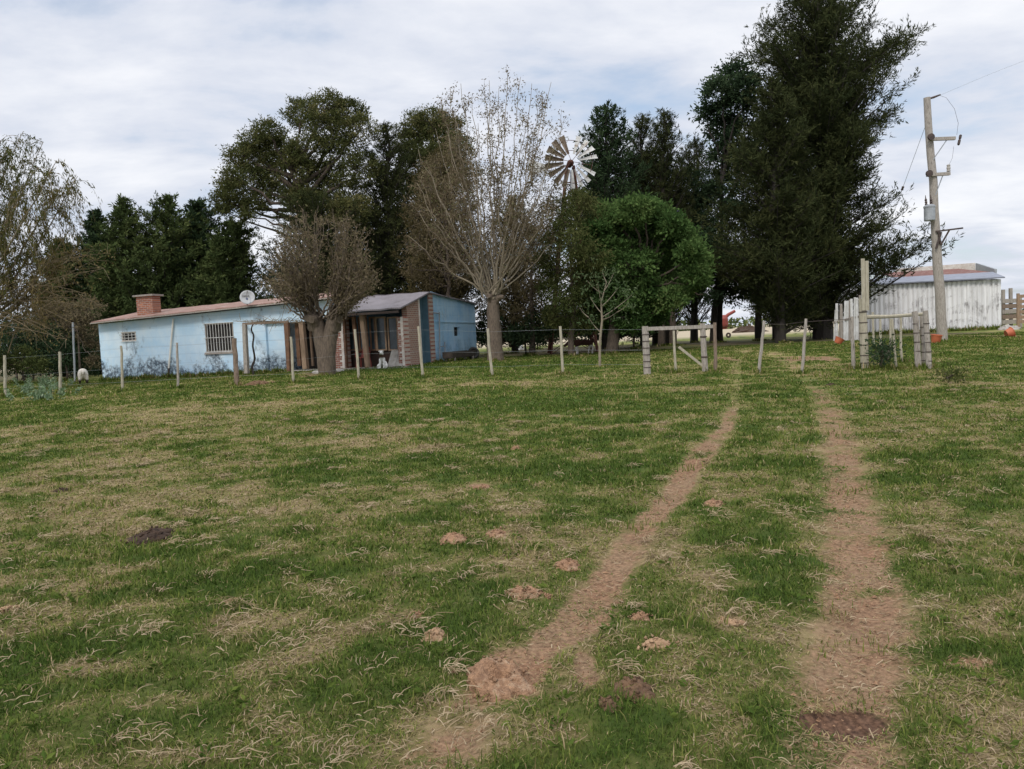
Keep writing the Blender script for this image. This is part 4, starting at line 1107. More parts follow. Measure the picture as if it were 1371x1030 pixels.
def house():
    pl = FP(138, 510)
    root = thing('farmhouse', 'long low blue limewashed farmhouse with brick chimney and brick veranda', 'house', loc(-8, 2, gz(-12, 33)))
    sL = sco(FP(134.5, 470)); sC = sco(FP(357, 465)); sV = sco(FP(447, 455)); sE = 0.0
    zb = -.3
    # eave heights along the facade
    eL = FP(131, 433)[2]; eR = FP(400, 404.5)[2]; s_eL, s_eR = sco(FP(131, 433)), sco(FP(400, 404.5))
    ev = lambda s: eL + (eR - eL) * (s - s_eL) / (s_eR - s_eL)
    tR = 2.6
    th = .24
    gz_at = lambda s, t=0: gz(*loc(s, t, 0)[:2])
    # front wall with two window holes: built as butted panels
    w1 = (sco(FP(163, 450)), sco(FP(182, 450)), FP(172, 457)[2], FP(172, 445)[2])
    w2 = (sco(FP(275, 450)), sco(FP(313, 450)), FP(294, 471)[2], FP(294, 433)[2])
    zl = lambda s: ev(s) - .05
    m = MB()

    def panel(s0, s1, z0a, z0b, z1a, z1b, t0=0.0, t1=th):
        m.hexa([loc(s0, t0, z0a), loc(s1, t0, z0b), loc(s1, t1, z0b), loc(s0, t1, z0a)], [loc(s0, t0, z1a), loc(s1, t0, z1b), loc(s1, t1, z1b), loc(s0, t1, z1a)])
    xs = [sL, w1[0], w1[1], w2[0], w2[1], sC]
    for a, b in zip(xs[:-1], xs[1:]):
        hole = w1 if a == w1[0] else (w2 if a == w2[0] else None)
        if hole:
            panel(a, b, zb, zb, hole[2], hole[2]); panel(a, b, hole[3], hole[3], zl(a), zl(b))
        else: panel(a, b, zb, zb, zl(a), zl(b))
    # lintel band over the opening to the right, and its return wall going back
    zo = FP(370, 433)[2]
    panel(sC, sV - .05, zo, zo + .02, zl(sC), zl(sV))
    sP = sco(FP(383.5, 460, .12)); panel(sC, sP, zb, zb, zo - .002, zo + .018, .12, .12 + th)
    m.hexa([loc(sP - th, .12 + th, zb), loc(sP, .12 + th, zb), loc(sP, tR, zb), loc(sP - th, tR, zb)], [loc(sP - th, .12 + th, zo), loc(sP, .12 + th, zo), loc(sP, tR, zo), loc(sP - th, tR, zo)])
    m.hexa([loc(sC - th, th, zb), loc(sC, th, zb), loc(sC, tR, zb), loc(sC - th, tR, zb)], [loc(sC - th, th, zl(sC)), loc(sC, th, zl(sC)), loc(sC, tR, zl(sC) + .3), loc(sC - th, tR, zl(sC) + .3)])
    # left end wall
    m.hexa([loc(sL, th, zb), loc(sL + th, th, zb), loc(sL + th, 8.3, zb), loc(sL, 8.3, zb)], [loc(sL, th, zl(sL)), loc(sL + th, th, zl(sL)), loc(sL + th, 8.3, zl(sL)), loc(sL, 8.3, zl(sL))])
    wall = m.build('wall', M['blue_wall'], root)
    # back wall of the covered part and a dim floor
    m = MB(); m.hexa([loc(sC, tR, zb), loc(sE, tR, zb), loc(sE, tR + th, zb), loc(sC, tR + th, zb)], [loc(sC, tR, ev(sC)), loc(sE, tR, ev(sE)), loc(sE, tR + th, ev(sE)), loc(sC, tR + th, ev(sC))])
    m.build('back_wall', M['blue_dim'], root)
    m = MB(); g0 = gz_at(-2.5); m.hexa([loc(sC, -.1, g0 - .4), loc(sE + .1, -.1, g0 - .4), loc(sE + .1, tR, g0 - .4), loc(sC, tR, g0 - .4)], [loc(sC, -.1, g0 + .03), loc(sE + .1, -.1, g0 + .03), loc(sE + .1, tR, g0 + .03), loc(sC, tR, g0 + .03)])
    m.build('veranda_floor', M['concrete'], root)

    # roofs: red front slope on the left, grey lean-to on the right, back slope behind
    def roof(name, s0, s1, t0, t1, za0, za1, zb0, zb1, mt, thick=.06):
        q = MB(); k = max(6, int(abs(s1 - s0) / .4)); rows = []
        for i in range(k + 1):
            f = i / k; s = s0 + (s1 - s0) * f; j = .018 * math.sin(i * 2.3)
            rows.append((loc(s, t0, za0 + (za1 - za0) * f + j), loc(s, t1, zb0 + (zb1 - zb0) * f + j * .6)))
        V = []; fs = []
        for a, b in rows: V += [a, b, b + [0, 0, thick], a + [0, 0, thick]]
        for i in range(k):
            o = 4 * i
            for e in range(4): fs.append((o + e, o + 4 + e, o + 4 + (e + 1) % 4, o + (e + 1) % 4))
        fs += [(0, 1, 2, 3), (4 * k + 3, 4 * k + 2, 4 * k + 1, 4 * k)]
        q.add(V, fs)
        return q.build(name, mt, root)
    r0 = FP(195, 418.5, tR)[2]; r1 = FP(400, 398, tR)[2]; sr0, sr1 = sco(FP(195, 418.5, tR)), sco(FP(400, 398, tR))
    rz = lambda s: r0 + (r1 - r0) * (s - sr0) / (sr1 - sr0)
    sm = sco(FP(450, 410))
    roof('roof', s_eL - .05, sm, -.32, tR, ev(s_eL), ev(sm), rz(s_eL), rz(sm), M['roof_red'])
    g_a = FP(447, 419.5, -.3)[2]; g_b = FP(541, 413.5, -.3)[2]
    top_b = FP(577, 392.5, 2.58)[2]; top_a = FP(455, 402, 2.58)[2]
    roof('lean_to_roof', sm + .02, .12, -.38, 2.62, g_a + (-.02), g_b, top_a, top_b, M['roof_grey'])
    gtop = GP(637, 408); tE = tco(GP(637, 440)); zE = gtop[2]
    roof('back_roof', s_eL - .05, .1, tR + .02, tE + .2, rz(s_eL) + .02, top_b + .01, zE - .4, zE + .0, M['roof_grey'])
    # eave board, paler drip edge
    q = MB(); q.beam(loc(s_eL - .05, -.35, ev(s_eL) - .01), loc(sm, -.35, ev(sm) - .01), .05, .09, up=bA); q.build('eave_board', M['wood_grey'], root)
    q = MB(); q.beam(loc(sm, -.30, g_a - .10), loc(.0, -.30, g_b - .10), .09, .13, up=bA); q.build('lean_to_beam', M['metal_dark'], root)
    # chimney
    tc = .55; c0 = FP(182.5, 405, tc); c1 = FP(204, 405, tc); s0, s1 = sco(c0), sco(c1); zt = FP(193, 397, tc)[2]
    q = MB()
    q.hexa([loc(s0, tc, ev(s0) - .2), loc(s1, tc, ev(s0) - .2), loc(s1, tc + .5, ev(s0) - .2), loc(s0, tc + .5, ev(s0) - .2)], [loc(s0, tc, zt), loc(s1, tc, zt), loc(s1, tc + .5, zt), loc(s0, tc + .5, zt)])
    ch = q.build('chimney', M['brick_chim'], root)
    q = MB(); q.hexa([loc(s0 - .10, tc - .10, zt), loc(s1 + .10, tc - .10, zt), loc(s1 + .10, tc + .62, zt), loc(s0 - .10, tc + .62, zt)], [loc(s0 - .10, tc - .10, zt + .07), loc(s1 + .10, tc - .10, zt + .08), loc(s1 + .10, tc + .62, zt + .08), loc(s0 - .10, tc + .62, zt + .07)])
    q.build('chimney_cap', M['cap'], ch)

    # windows
    def window(wd, bars_v, bars_h, lab, sill):
        s0, s1, z0, z1 = wd; fr = .05
        q = MB()
        for a, b in (((s0 + fr / 2, z0), (s0 + fr / 2, z1)), ((s1 - fr / 2, z0), (s1 - fr / 2, z1))): q.beam(loc(a[0], .04, a[1]), loc(b[0], .04, b[1]), fr, .10, up=bA)
        for z in (z0 + fr / 2, z1 - fr / 2): q.beam(loc(s0 + fr, .04, z), loc(s1 - fr, .04, z), .10, fr, up=(0, 0, 1))
        f = q.build('window', M['whitewash'] if not sill else M['wood_grey'], root); f['label'] = lab
        q = MB(); q.hexa([loc(s0 + fr, .12, z0 + fr), loc(s1 - fr, .12, z0 + fr), loc(s1 - fr, .14, z0 + fr), loc(s0 + fr, .14, z0 + fr)], [loc(s0 + fr, .12, z1 - fr), loc(s1 - fr, .12, z1 - fr), loc(s1 - fr, .14, z1 - fr), loc(s0 + fr, .14, z1 - fr)])
        q.build('pane', M['dark_in'], f)
        q = MB()
        for i in range(1, bars_v + 1):
            s = s0 + (s1 - s0) * i / (bars_v + 1); q.tube([loc(s, -.03, z0 - .02), loc(s, -.03, z1 + .02)], .014, 5)
        for i in range(1, bars_h + 1):
            z = z0 + (z1 - z0) * i / (bars_h + 1); q.tube([loc(s0 - .06, -.045, z), loc(s1 + .06, -.045, z)], .014, 5)
        for z in (z0 - .01, z1 + .01): q.tube([loc(s0 - .05, -.045, z), loc(s1 + .05, -.045, z)], .014, 5)
        q.build('window_bars', M['white_metal'], f)
        if sill:
            q = MB(); q.hexa([loc(s0 - .06, -.07, z0 - .10), loc(s1 + .06, -.07, z0 - .10), loc(s1 + .06, .0, z0 - .10), loc(s0 - .06, .0, z0 - .10)], [loc(s0 - .06, -.06, z0 - .03), loc(s1 + .06, -.06, z0 - .03), loc(s1 + .06, .0, z0 - .02), loc(s0 - .06, .0, z0 - .02)])
            q.build('sill', M['cap'], f)
    window(w1, 3, 2, 'small window with a cream grid of bars', False)
    window(w2, 9, 1, 'large window behind upright pale bars', True)
    # downpipe, its dark foot
    p0, p1 = FP(232, 427, -.07), FP(226, 493, -.07)
    q = MB(); q.tube([p1, p0], .042, 8); dp = q.build('downpipe', M['cream'], root)
    q = MB(); q.tube([FP(225.5, 509, -.07), p1], .044, 8); q.build('pipe_foot', M['metal_dark'], dp)

    # brick piers of the veranda
    def pier(u0, u1, edge, lab, t1=.45):
        s0, s1 = sco(FP(u0, 460)), sco(FP(u1, 460)); zt = min(FP((u0 + u1) / 2, 422.5)[2], g_a + .5) - .05
        q = MB(); q.hexa([loc(s0, 0, zb), loc(s1, 0, zb), loc(s1, t1, zb), loc(s0, t1, zb)], [loc(s0, 0, zt), loc(s1, 0, zt), loc(s1, t1, zt), loc(s0, t1, zt)])
        b = q.build('brick_pier', M['brick_front'], root); b['label'] = lab
        q = MB(); e0, e1 = edge; q.hexa([loc(e0, -.03, zb), loc(e1, -.03, zb), loc(e1, -.003, zb), loc(e0, -.003, zb)], [loc(e0, -.03, zt), loc(e1, -.03, zt), loc(e1, -.003, zt), loc(e0, -.003, zt)])
        # toothed edge where the wash overlaps alternate courses
        k = 0
        z = zb + .5
        while z < zt - .12:
            q.hexa([loc(e0 - .10, -.02, z), loc(e0, -.02, z), loc(e0, -.003, z), loc(e0 - .10, -.003, z)], [loc(e0 - .10, -.02, z + .06), loc(e0, -.02, z + .06), loc(e0, -.003, z + .06), loc(e0 - .10, -.003, z + .06)]); z += .24
        q.build('whitewashed_edge', M['whitewash'], b)
    sa = sco(FP(461, 460)); pier(447, 461.5, (sa - .13, sa - .02), 'brick pier with a whitewashed toothed edge beside the pollard')
    sb = sco(FP(541, 460)); pier(533, 542, (sb - .10, sb + .0), 'brick pier at the right front corner')
    # side wall of old brick under the sloping roof, then a doorway and a strip of brick
    t_a = .46; t_b = tco(GP(562, 450)); t_c = tco(GP(574.5, 440)); t_d = tco(GP(580, 440))
    zr = lambda t: g_b + (top_b - g_b) * (t + .38) / 3.0 - .05
    q = MB(); q.hexa([loc(-.22, t_a, zb), loc(0, t_a, zb), loc(0, t_b, zb), loc(-.22, t_b, zb)], [loc(-.22, t_a, zr(t_a)), loc(0, t_a, zr(t_a)), loc(0, t_b, zr(t_b)), loc(-.22, t_b, zr(t_b))])
    q.build('brick_side_wall', M['brick_side'], root)
    q = MB(); q.hexa([loc(-.02, t_b + .002, zb), loc(.03, t_b + .002, zb), loc(.03, t_b + .10, zb), loc(-.02, t_b + .10, zb)], [loc(-.02, t_b + .002, zr(t_b)), loc(.03, t_b + .002, zr(t_b)), loc(.03, t_b + .10, zr(t_b)), loc(-.02, t_b + .10, zr(t_b))]); q.build('door_post', M['whitewash'], root)
    q = MB(); q.hexa([loc(-.30, t_b + .1, zb), loc(-.26, t_b + .1, zb), loc(-.26, t_c, zb), loc(-.30, t_c, zb)], [loc(-.30, t_b + .1, zr(t_b)), loc(-.26, t_b + .1, zr(t_b)), loc(-.26, t_c, zr(t_c)), loc(-.30, t_c, zr(t_c))]); q.build('door', M['blue_dim'], root)
    q = MB(); q.hexa([loc(-.24, t_c, zb), loc(.05, t_c, zb), loc(.05, t_d, zb), loc(-.24, t_d, zb)], [loc(-.24, t_c, zr(t_c)), loc(.05, t_c, zr(t_c)), loc(.05, t_d, zr(t_d) - .02), loc(-.24, t_d, zr(t_d) - .02)]); bp = q.build('brick_strip', M['brick_front'], root)
    # blue end wall with its small window hole
    zD = GP(580, 391)[2]; zF = GP(636, 408)[2]
    ht = lambda t: zD + (zF - zD) * (t - t_d) / (tE - t_d)
    u0, u1 = tco(GP(608, 444)), tco(GP(615, 444)); z0, z1 = GP(611, 450)[2], GP(611, 438)[2]
    m = MB()

    def gp(ta, tb, za, zb_, zc, zd): m.hexa([loc(-.24, ta, za), loc(0, ta, za), loc(0, tb, zb_), loc(-.24, tb, zb_)], [loc(-.24, ta, zc), loc(0, ta, zc), loc(0, tb, zd), loc(-.24, tb, zd)])
    gp(t_d, u0, zb, zb, ht(t_d), ht(u0)); gp(u1, tE, zb, zb, ht(u1), ht(tE)); gp(u0, u1, zb, zb, z0, z0); gp(u0, u1, z1, z1, ht(u0), ht(u1))
    m.build('end_wall', M['blue_end'], root)
    q = MB(); q.hexa([loc(-.16, u0, z0), loc(-.12, u0, z0), loc(-.12, u1, z0), loc(-.16, u1, z0)], [loc(-.16, u0, z1), loc(-.12, u0, z1), loc(-.12, u1, z1), loc(-.16, u1, z1)]); q.build('end_window', M['dark_in'], root)
    # faint ledge across the end wall
    za = GP(590, 431)[2]; q = MB(); q.beam(loc(.012, t_d + .3, za), loc(.012, tE - .05, za - .02), .025, .05, up=(0, 0, 1)); q.build('wall_ledge', M['blue_end'], root)
    # rear end wall
    m = MB(); m.hexa([loc(sL + th, tE - .2, zb), loc(-.24, tE - .2, zb), loc(-.24, tE, zb), loc(sL + th, tE, zb)], [loc(sL + th, tE - .2, zE - .5), loc(-.24, tE - .2, zE - .1), loc(-.24, tE, zE - .1), loc(sL + th, tE, zE - .5)]); m.build('rear_wall', M['blue_wall'], root)

    # timber frames and glazing of the veranda front
    def ps(u0, v0, u1, v1, w_, mt, nm, off=.08):
        q = MB(); q.beam(FP(u0, v0, off), FP(u1, v1, off), w_, w_, up=bA); return q.build(nm, mt, root)
    ps(463, 493, 459.5, 425, .16, M['wood_frame'], 'veranda_post')
    ps(492.5, 492, 484.5, 422, .17, M['wood_tan'], 'veranda_post', -.05)
    ps(494.5, 490, 489, 422, .08, M['wood_frame'], 'veranda_post', .3)
    ps(478, 470, 473.5, 424, .13, M['wood_frame'], 'veranda_post', .12)
    ps(409.5, 494, 404, 431, .20, M['wood_tan'], 'veranda_post', -.02)
    ps(387, 496, 383, 433, .14, M['wood_frame'], 'veranda_post', .05)
    ps(402, 490, 398, 432, .17, M['wood_frame'], 'veranda_post', .35)
    ps(419, 490, 415, 434, .08, M['wood_tan'], 'veranda_post', .6)
    for i, (ua, ub) in enumerate(((463, 477), (480, 491), (495, 503), (503, 517), (519, 533))):
        a, b = FP(ua, 440, .55), FP(ub, 440, .55); zt = FP(ua, 424, .55)[2] - .02; z0_ = FP(ua, 470, .55)[2]; s0, s1 = sco(a), sco(b)
        q = MB(); fr = .06
        for s in (s0 + fr / 2, s1 - fr / 2): q.beam(loc(s, .55, z0_), loc(s, .55, zt), fr, .08, up=bA)
        for z in (z0_ + fr / 2, zt - fr / 2): q.beam(loc(s0 + fr, .55, z), loc(s1 - fr, .55, z), .08, fr)
        f = q.build('glazed_panel', M['wood_tan'] if i > 2 else M['wood_frame'], root)
        q = MB(); q.hexa([loc(s0 + fr, .55, z0_ + fr), loc(s1 - fr, .55, z0_ + fr), loc(s1 - fr, .56, z0_ + fr), loc(s0 + fr, .56, z0_ + fr)], [loc(s0 + fr, .55, zt - fr), loc(s1 - fr, .55, zt - fr), loc(s1 - fr, .56, zt - fr), loc(s0 + fr, .56, zt - fr)])
        q.build('pane', M['glass_dark'], f)
    # dwarf boards below the glazing
    q = MB(); a, b = FP(463, 480, .62), FP(533, 480, .62); z0_ = gz_at(-2); zt = FP(480, 470, .62)[2]
    q.hexa([loc(sco(a), .6, z0_), loc(sco(b), .6, z0_), loc(sco(b), .66, z0_), loc(sco(a), .66, z0_)], [loc(sco(a), .6, zt), loc(sco(b), .6, zt), loc(sco(b), .66, zt), loc(sco(a), .66, zt)])
    q.build('dwarf_wall', speck('dark stained boards', (.035, .022, .018), (.06, .035, .028), 4), root)
    # doors deep in the shaded opening left of the pollard
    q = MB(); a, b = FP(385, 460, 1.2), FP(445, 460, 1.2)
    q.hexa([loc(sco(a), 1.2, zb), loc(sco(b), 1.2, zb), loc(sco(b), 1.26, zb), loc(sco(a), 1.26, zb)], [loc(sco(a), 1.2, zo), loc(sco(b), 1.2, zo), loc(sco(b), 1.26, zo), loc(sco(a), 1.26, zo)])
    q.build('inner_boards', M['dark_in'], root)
    # electric mast on the end wall corner
    q = MB(); q.tube([GP(589, 482, .10), GP(588, 418, .10)], .03, 6); q.tube([GP(588, 420, .10), GP(581, 419, .10)], .03, 6); q.tube([GP(590, 464, .1), GP(596, 464, .1)], .02, 5); q.tube([GP(596, 478, .1), GP(595.5, 458, .1)], .028, 5)
    q.build('meter_pipe', M['metal_grey'], root)
    return root


house()

# satellite dish on the eave
b = FP(331, 410, -.25); c = FP(331.5, 399, -.55)
root = thing('satellite_dish', 'round grey satellite dish above the eave of the blue house', 'dish', b)
n_ = nrm(np.array([.22, -.93, .30]))
q = MB(); prof = [(.001, .0)] + [(.30 * i / 6, .085 * (i / 6) ** 2) for i in range(1, 7)] + [(.30, .072)] + [(.30 * i / 6, .085 * (i / 6) ** 2 - .012) for i in range(5, 0, -1)] + [(.001, -.012)]
q.lathe(c, prof, 24, n_); q.build('reflector', speck('dish enamel', (.48, .48, .48), (.38, .38, .38), 4, rough=.5), root, smooth=True)
q = MB(); q.tube([b + [0, 0, -.05], b + [0, 0, .16], c - n_ * .03], .025, 6); q.build('mount', M['metal_dark'], root)
q = MB(); xr = nrm(np.cross(n_, [0, 0, 1])); q.tube([c - np.cross(xr, n_) * -.29 + n_ * .07, c + n_ * .36 + [0, 0, -.16]], .012, 5); q.build('feed_arm', M['metal_dark'], root)
q = MB(); q.lathe(c + n_ * .34 + [0, 0, -.16], [(.02, 0), (.045, .01), (.045, .09), (.02, .10)], 10, -n_ + np.array([0, 0, .3])); q.build('feed_horn', speck('dull blue plastic', (.10, .14, .30), (.07, .10, .22), 6), root)
q = MB(); upv = np.cross(xr, n_); upv = upv if upv[2] > 0 else -upv; sgn = 1 if xr[0] > 0 else -1
for i in range(5): q.beam(c + n_ * .045 + xr * sgn * (-.20 + i * .055) + upv * .075, c + n_ * .045 + xr * sgn * (-.165 + i * .055) + upv * .075, .012, .05, up=n_)
q.build('dark_mark', M['metal_dark'], root)


# pergola with a vine, by the facade
b = FP(330, 497, -1.3); root = thing('pergola', 'grey wooden pergola post and beam against the blue wall', 'pergola', [b[0], b[1], gz(b[0], b[1])])
q = MB(); q.beam(FP(330.5, 500, -1.3), FP(327.5, 434, -1.3), .17, .15, up=bA, taper=.9); q.build('post', M['wood_grey'], root)
q = MB(); q.beam(FP(325, 434, -1.3), FP(386, 431, -1.3), .07, .09, up=(0, 0, 1)); q.beam(FP(327, 433.5, -1.25), FP(327, 433.5, .02), .06, .07); q.beam(FP(384, 431, -1.25), FP(384, 431, -.01), .06, .07); q.build('beam', M['wood_brown'], root)
q = MB(); q.beam(FP(387, 497, -1.3), FP(385, 432, -1.3), .12, .12, up=bA); q.build('post', M['wood_frame'], root)
rv = np.random.default_rng(3)
b = FP(340, 500, -1.15); root = thing('vine', 'bare twisting vine climbing to the pergola beam', 'vine', [b[0], b[1], gz(b[0], b[1])])
def smoothed(P, n=5):
    P = [np.asarray(p) for p in P]; P = [2 * P[0] - P[1]] + P + [2 * P[-1] - P[-2]]; out = []
    for i in range(1, len(P) - 2):
        for t in np.arange(n) / n: out.append(.5 * ((2 * P[i]) + (P[i + 1] - P[i - 1]) * t + (2 * P[i - 1] - 5 * P[i] + 4 * P[i + 1] - P[i + 2]) * t * t + (3 * P[i] - P[i - 1] - 3 * P[i + 1] + P[i + 2]) * t ** 3))
    return np.array(out + [P[-2]])


vp = smoothed([FP(340, 502, -1.15), FP(337.5, 492, -1.15), FP(341, 480, -1.1), FP(338.5, 464, -1.2), FP(339.5, 450, -1.15), FP(336.5, 441, -1.2), FP(341, 433, -1.25), FP(356, 430.5, -1.2), FP(372, 431, -1.15)])
q = MB(); q.tube(vp, np.linspace(.05, .015, len(vp)), 7, jit=.3); q.build('stem', M['bark_dark'], root)
q = MB()
for _ in range(90):
    u = rv.uniform(322, 408); v = 432 - rv.random() * 3; a = FP(u, v, -1.2 + rv.normal() * .2); l = rv.uniform(.2, .8)
    e = a + np.array([rv.normal() * .6, rv.normal() * .3, rv.normal() * .35 + .12]) * l; q.tube(bez(a, (a + e) / 2 + rv.normal(size=3) * .1, e, 4), np.linspace(.012, .004, 4), 3, cap=False)
q.build('twigs', L['twig'], root)


# ------------------------------------------------------------------ fence posts
def post(name, label, ut, vt, ub, vb, wpx, mat, group=None, taper=.88, cat='post', depth=None, sq=False, wires=True):
    """a wooden post from its foot to its head, slightly crooked"""
    b = hit(ub, vb) if depth is None else at(ub, vb, depth); D = b[1]; t = at(ut, vt, D)
    w_ = wpx * D / F; rng = np.random.default_rng(int(ub * 7 + vb))
    q = MB()
    if sq: q.beam(b - [0, 0, .12], t, w_, w_ * .8, up=(0, 1, 0), taper=taper)
    else:
        n = 7; f = np.linspace(0, 1, n)[:, None]; P = (b - [0, 0, .12]) * (1 - f) + t * f; P[1:-1] += rng.normal(size=(n - 2, 3)) * w_ * .06
        q.tube(P, np.linspace(w_ / 2, w_ / 2 * taper, n), 9, jit=.14)
    FEET.append((b[0], b[1]))
    o = q.build(name, M[mat], origin=b); tag(o, label, cat, group); return o, b, t


G1 = 'fence posts in front of the blue house'
POSTS = [
    (6, 476, 7, 532, 4.0, 'wood_pale', 'leftmost pale fence post, at the edge of the weeds'),
    (80, 471, 81, 527, 4.0, 'wood_pale', 'pale fence post left of the white sheep'),
    (162, 463, 164, 524, 3.6, 'wood_pale', 'thin pale fence post below the small grid window'),
    (237, 459, 238.5, 520, 3.4, 'wood_grey', 'thin grey fence post beside the cream downpipe'),
    (313.5, 453, 317, 516, 7.0, 'wood_brown', 'thickest brown fence post, right of the barred window'),
    (389.5, 451, 393, 513, 3.8, 'wood_pale', 'pale fence post left of the stout pollard'),
    (475, 441, 481, 507.5, 3.8, 'wood_pale', 'leaning pale fence post in front of the veranda glazing'),
    (560, 437, 566, 505, 3.8, 'wood_pale', 'leaning pale fence post in front of the brick side wall'),
    (653, 440, 659, 504, 4.0, 'wood_pale', 'leaning pale fence post just left of the bare willow trunk'),
    (750, 437, 754, 501, 3.8, 'wood_pale', 'pale fence post between the bare willow and the young tree'),
]
tops = []
for ut, vt, ub, vb, w_, mt, lab in POSTS:
    _, b, t = post('fence_post', lab, ut, vt, ub, vb, w_, mt, G1); tops.append((b, t))

# wooden brace frame by the left side of the track
b = hit(866, 501); root = thing('fence_brace', 'timber brace frame of two posts, rail and slanting strut left of the track', 'fence brace', b); D = b[1]
q = MB(); q.tube([at(867, 506, D), at(866, 490, D), at(865, 465, D), at(863.5, 437, D)], [.105, .10, .095, .09], 10, jit=.12); q.build('post', M['wood_grey'], root)
q = MB(); q.tube([at(944.5, 504, D), at(943.5, 488, D), at(942, 460, D), at(940.5, 433, D)], [.085, .085, .08, .075], 10, jit=.12); q.build('post', M['wood_grey'], root)
q = MB(); q.beam(at(866, 440.5, D) + [0, -.05, 0], at(958, 437, D) + [0, -.05, 0], .06, .10, up=(0, 0, 1)); q.build('rail', M['wood_grey'], root)
q = MB(); q.beam(at(909, 465, D), at(942, 491, D), .07, .07, taper=.95); q.build('strut', M['wood_pale'], root)
for v in (448, 457, 466, 475, 484, 492): q = MB(); q.lathe(at(864 + (v - 437) * .05, v, D), [(.112, -.012), (.116, 0), (.112, .012)], 10); q.build('wire_tie', M['metal_dark'], root)
for v in (451, 478): q = MB(); q.lathe(at(941 + (v - 437) * .05, v, D), [(.095, -.02), (.10, 0), (.095, .02)], 10); q.build('wire_tie', M['metal_dark'], root)
G2 = 'thin stakes along the track entrance'
post('fence_stake', 'pale stake under the rail of the left brace frame', 902, 443, 904.5, 499.5, 3.6, 'wood_pale', G2)
post('fence_stake', 'grey brown stake just right of the left brace frame', 957, 432, 958, 498, 5.0, 'wood_brown', G2)
post('fence_stake', 'crooked stake leaning right in the middle of the track entrance', 1023, 430, 1015, 500, 4.4, 'wood_grey', G2)
post('fence_stake', 'stake leaning slightly right, between the track ruts and the tall post', 1079, 427, 1073.5, 500, 4.2, 'wood_grey', G2)

# right fence corner
G3 = 'heavy posts of the right fence corner'
o, bt, tt = post('corner_post', 'tallest twin plank post of the right fence corner', 1155.5, 385, 1157.5, 494, 9.0, 'wood_pale', G3); Dp = bt[1]
root = thing('tall_post', 'tall pale gate post with two planks nailed to its top', 'post', bt, G3); bpy.data.objects.remove(o)
q = MB(); q.tube([at(1158, 500, Dp), at(1157, 460, Dp), at(1156, 430, Dp), at(1154.5, 400, Dp)], [.10, .10, .095, .085], 10, jit=.14); q.build('post', M['wood_pale'], root)
for u0, u1, vt in ((1152.3, 1153.8, 347), (1157.6, 1158.6, 350)):
    q = MB(); q.beam(at(u1, 416, Dp) + [0, -.11, 0], at(u0, vt, Dp) + [0, -.11, 0], .085, .03, up=(0, 1, 0)); q.build('plank', M['wood_pale'], root)
for v in (418, 432, 446, 462, 476, 486): q = MB(); q.lathe(at(1154.9 + (v - 400) * .03, v, Dp), [(.105, -.011), (.11, 0), (.105, .011)], 10); q.build('wire_tie', M['metal_dark'], root)
post('corner_post', 'narrow grey post just left of the tall plank post', 1140.5, 424, 1143, 494, 5.2, 'wood_grey', G3)
for lab, ut, vt, ub, vb, w_ in (('thick grey mossy post holding the rail end', 1224.5, 417, 1230.5, 493, 8.2), ('thinner grey post wedged between the two thick mossy posts', 1233.5, 423, 1237, 492.5, 5.0), ('outer thick grey mossy post of the right fence corner', 1239, 416, 1245, 494.5, 7.6)):
    o, b, t = post('corner_post', lab, ut, vt, ub, vb, w_, 'wood_grey', G3)
    for f in (.14, .3, .46, .62, .78): a = b + (t - b) * f; r_ = w_ * b[1] / F / 2; q = MB(); q.lathe(a, [(r_ * .99, -.011), (r_ * 1.06, 0), (r_ * .99, .011)], 10); q.build('wire_tie', M['metal_dark'], o)
q = MB(); q.tube([at(1159, 424.5, Dp), at(1190, 424, Dp), at(1236, 420.5, Dp + .25)], [.055, .05, .045], 8, jit=.1); tag(q.build('corner_rail', M['wood_pale'], origin=at(1200, 424, Dp)), 'pale pole rail laid across the right fence corner', 'rail')
G4 = 'pale stakes inside the right fence corner'
post('corner_stake', 'stake nearest the tall plank post, foot hidden by the shrub', 1168.5, 418, 1170.5, 478, 3.2, 'wood_pale', G4, depth=27)
post('corner_stake', 'upright stake directly above the small dark shrub', 1178.5, 427, 1179.5, 477, 3.2, 'wood_pale', G4, depth=26)
post('corner_stake', 'stake rising from the right edge of the small dark shrub', 1192.5, 427, 1191.5, 477, 3.2, 'wood_pale', G4, depth=26)
post('corner_stake', 'pale stake leaning left, in front of the small dark shrub', 1194.5, 427, 1200.5, 495, 3.4, 'wood_pale', G4)
post('corner_stake', 'straight stake halfway between shrub and thick mossy posts', 1206, 424, 1207, 485, 3.4, 'wood_pale', G4)

# a wire from the entrance stakes and along the left run
G5 = 'fence wires along the pasture'
q = MB(); q.tube([at(1023, 434, hit(1015, 500)[1]), at(1050, 434.5, 21.6), at(1079, 431, hit(1073, 500)[1]), at(1141, 427, hit(1143, 494)[1])], .006, 4); tag(q.build('fence_wire', M['metal_dark'], origin=at(1050, 434, 21.6)), 'slack wire strung between the leaning stakes of the track entrance', 'wire', G5)
for f, lab in ((.93, 'top wire of the long fence in front of the house'), (.5, 'middle wire of the long fence in front of the house'), (.2, 'bottom wire of the long fence in front of the house')):
    P = [b + (t - b) * f + [0, -.03, 0] for b, t in tops] + [at(864, 437 + 64 * (1 - f), D)]
    q = MB(); q.tube(P, .0022, 4); tag(q.build('fence_wire', M['metal_grey'], origin=P[4]), lab, 'wire', G5)
post('metal_pole', 'slim grey metal pole standing behind the white sheep', 97.5, 432, 100.5, 512, 2.6, 'metal_grey', cat='pole', taper=1)


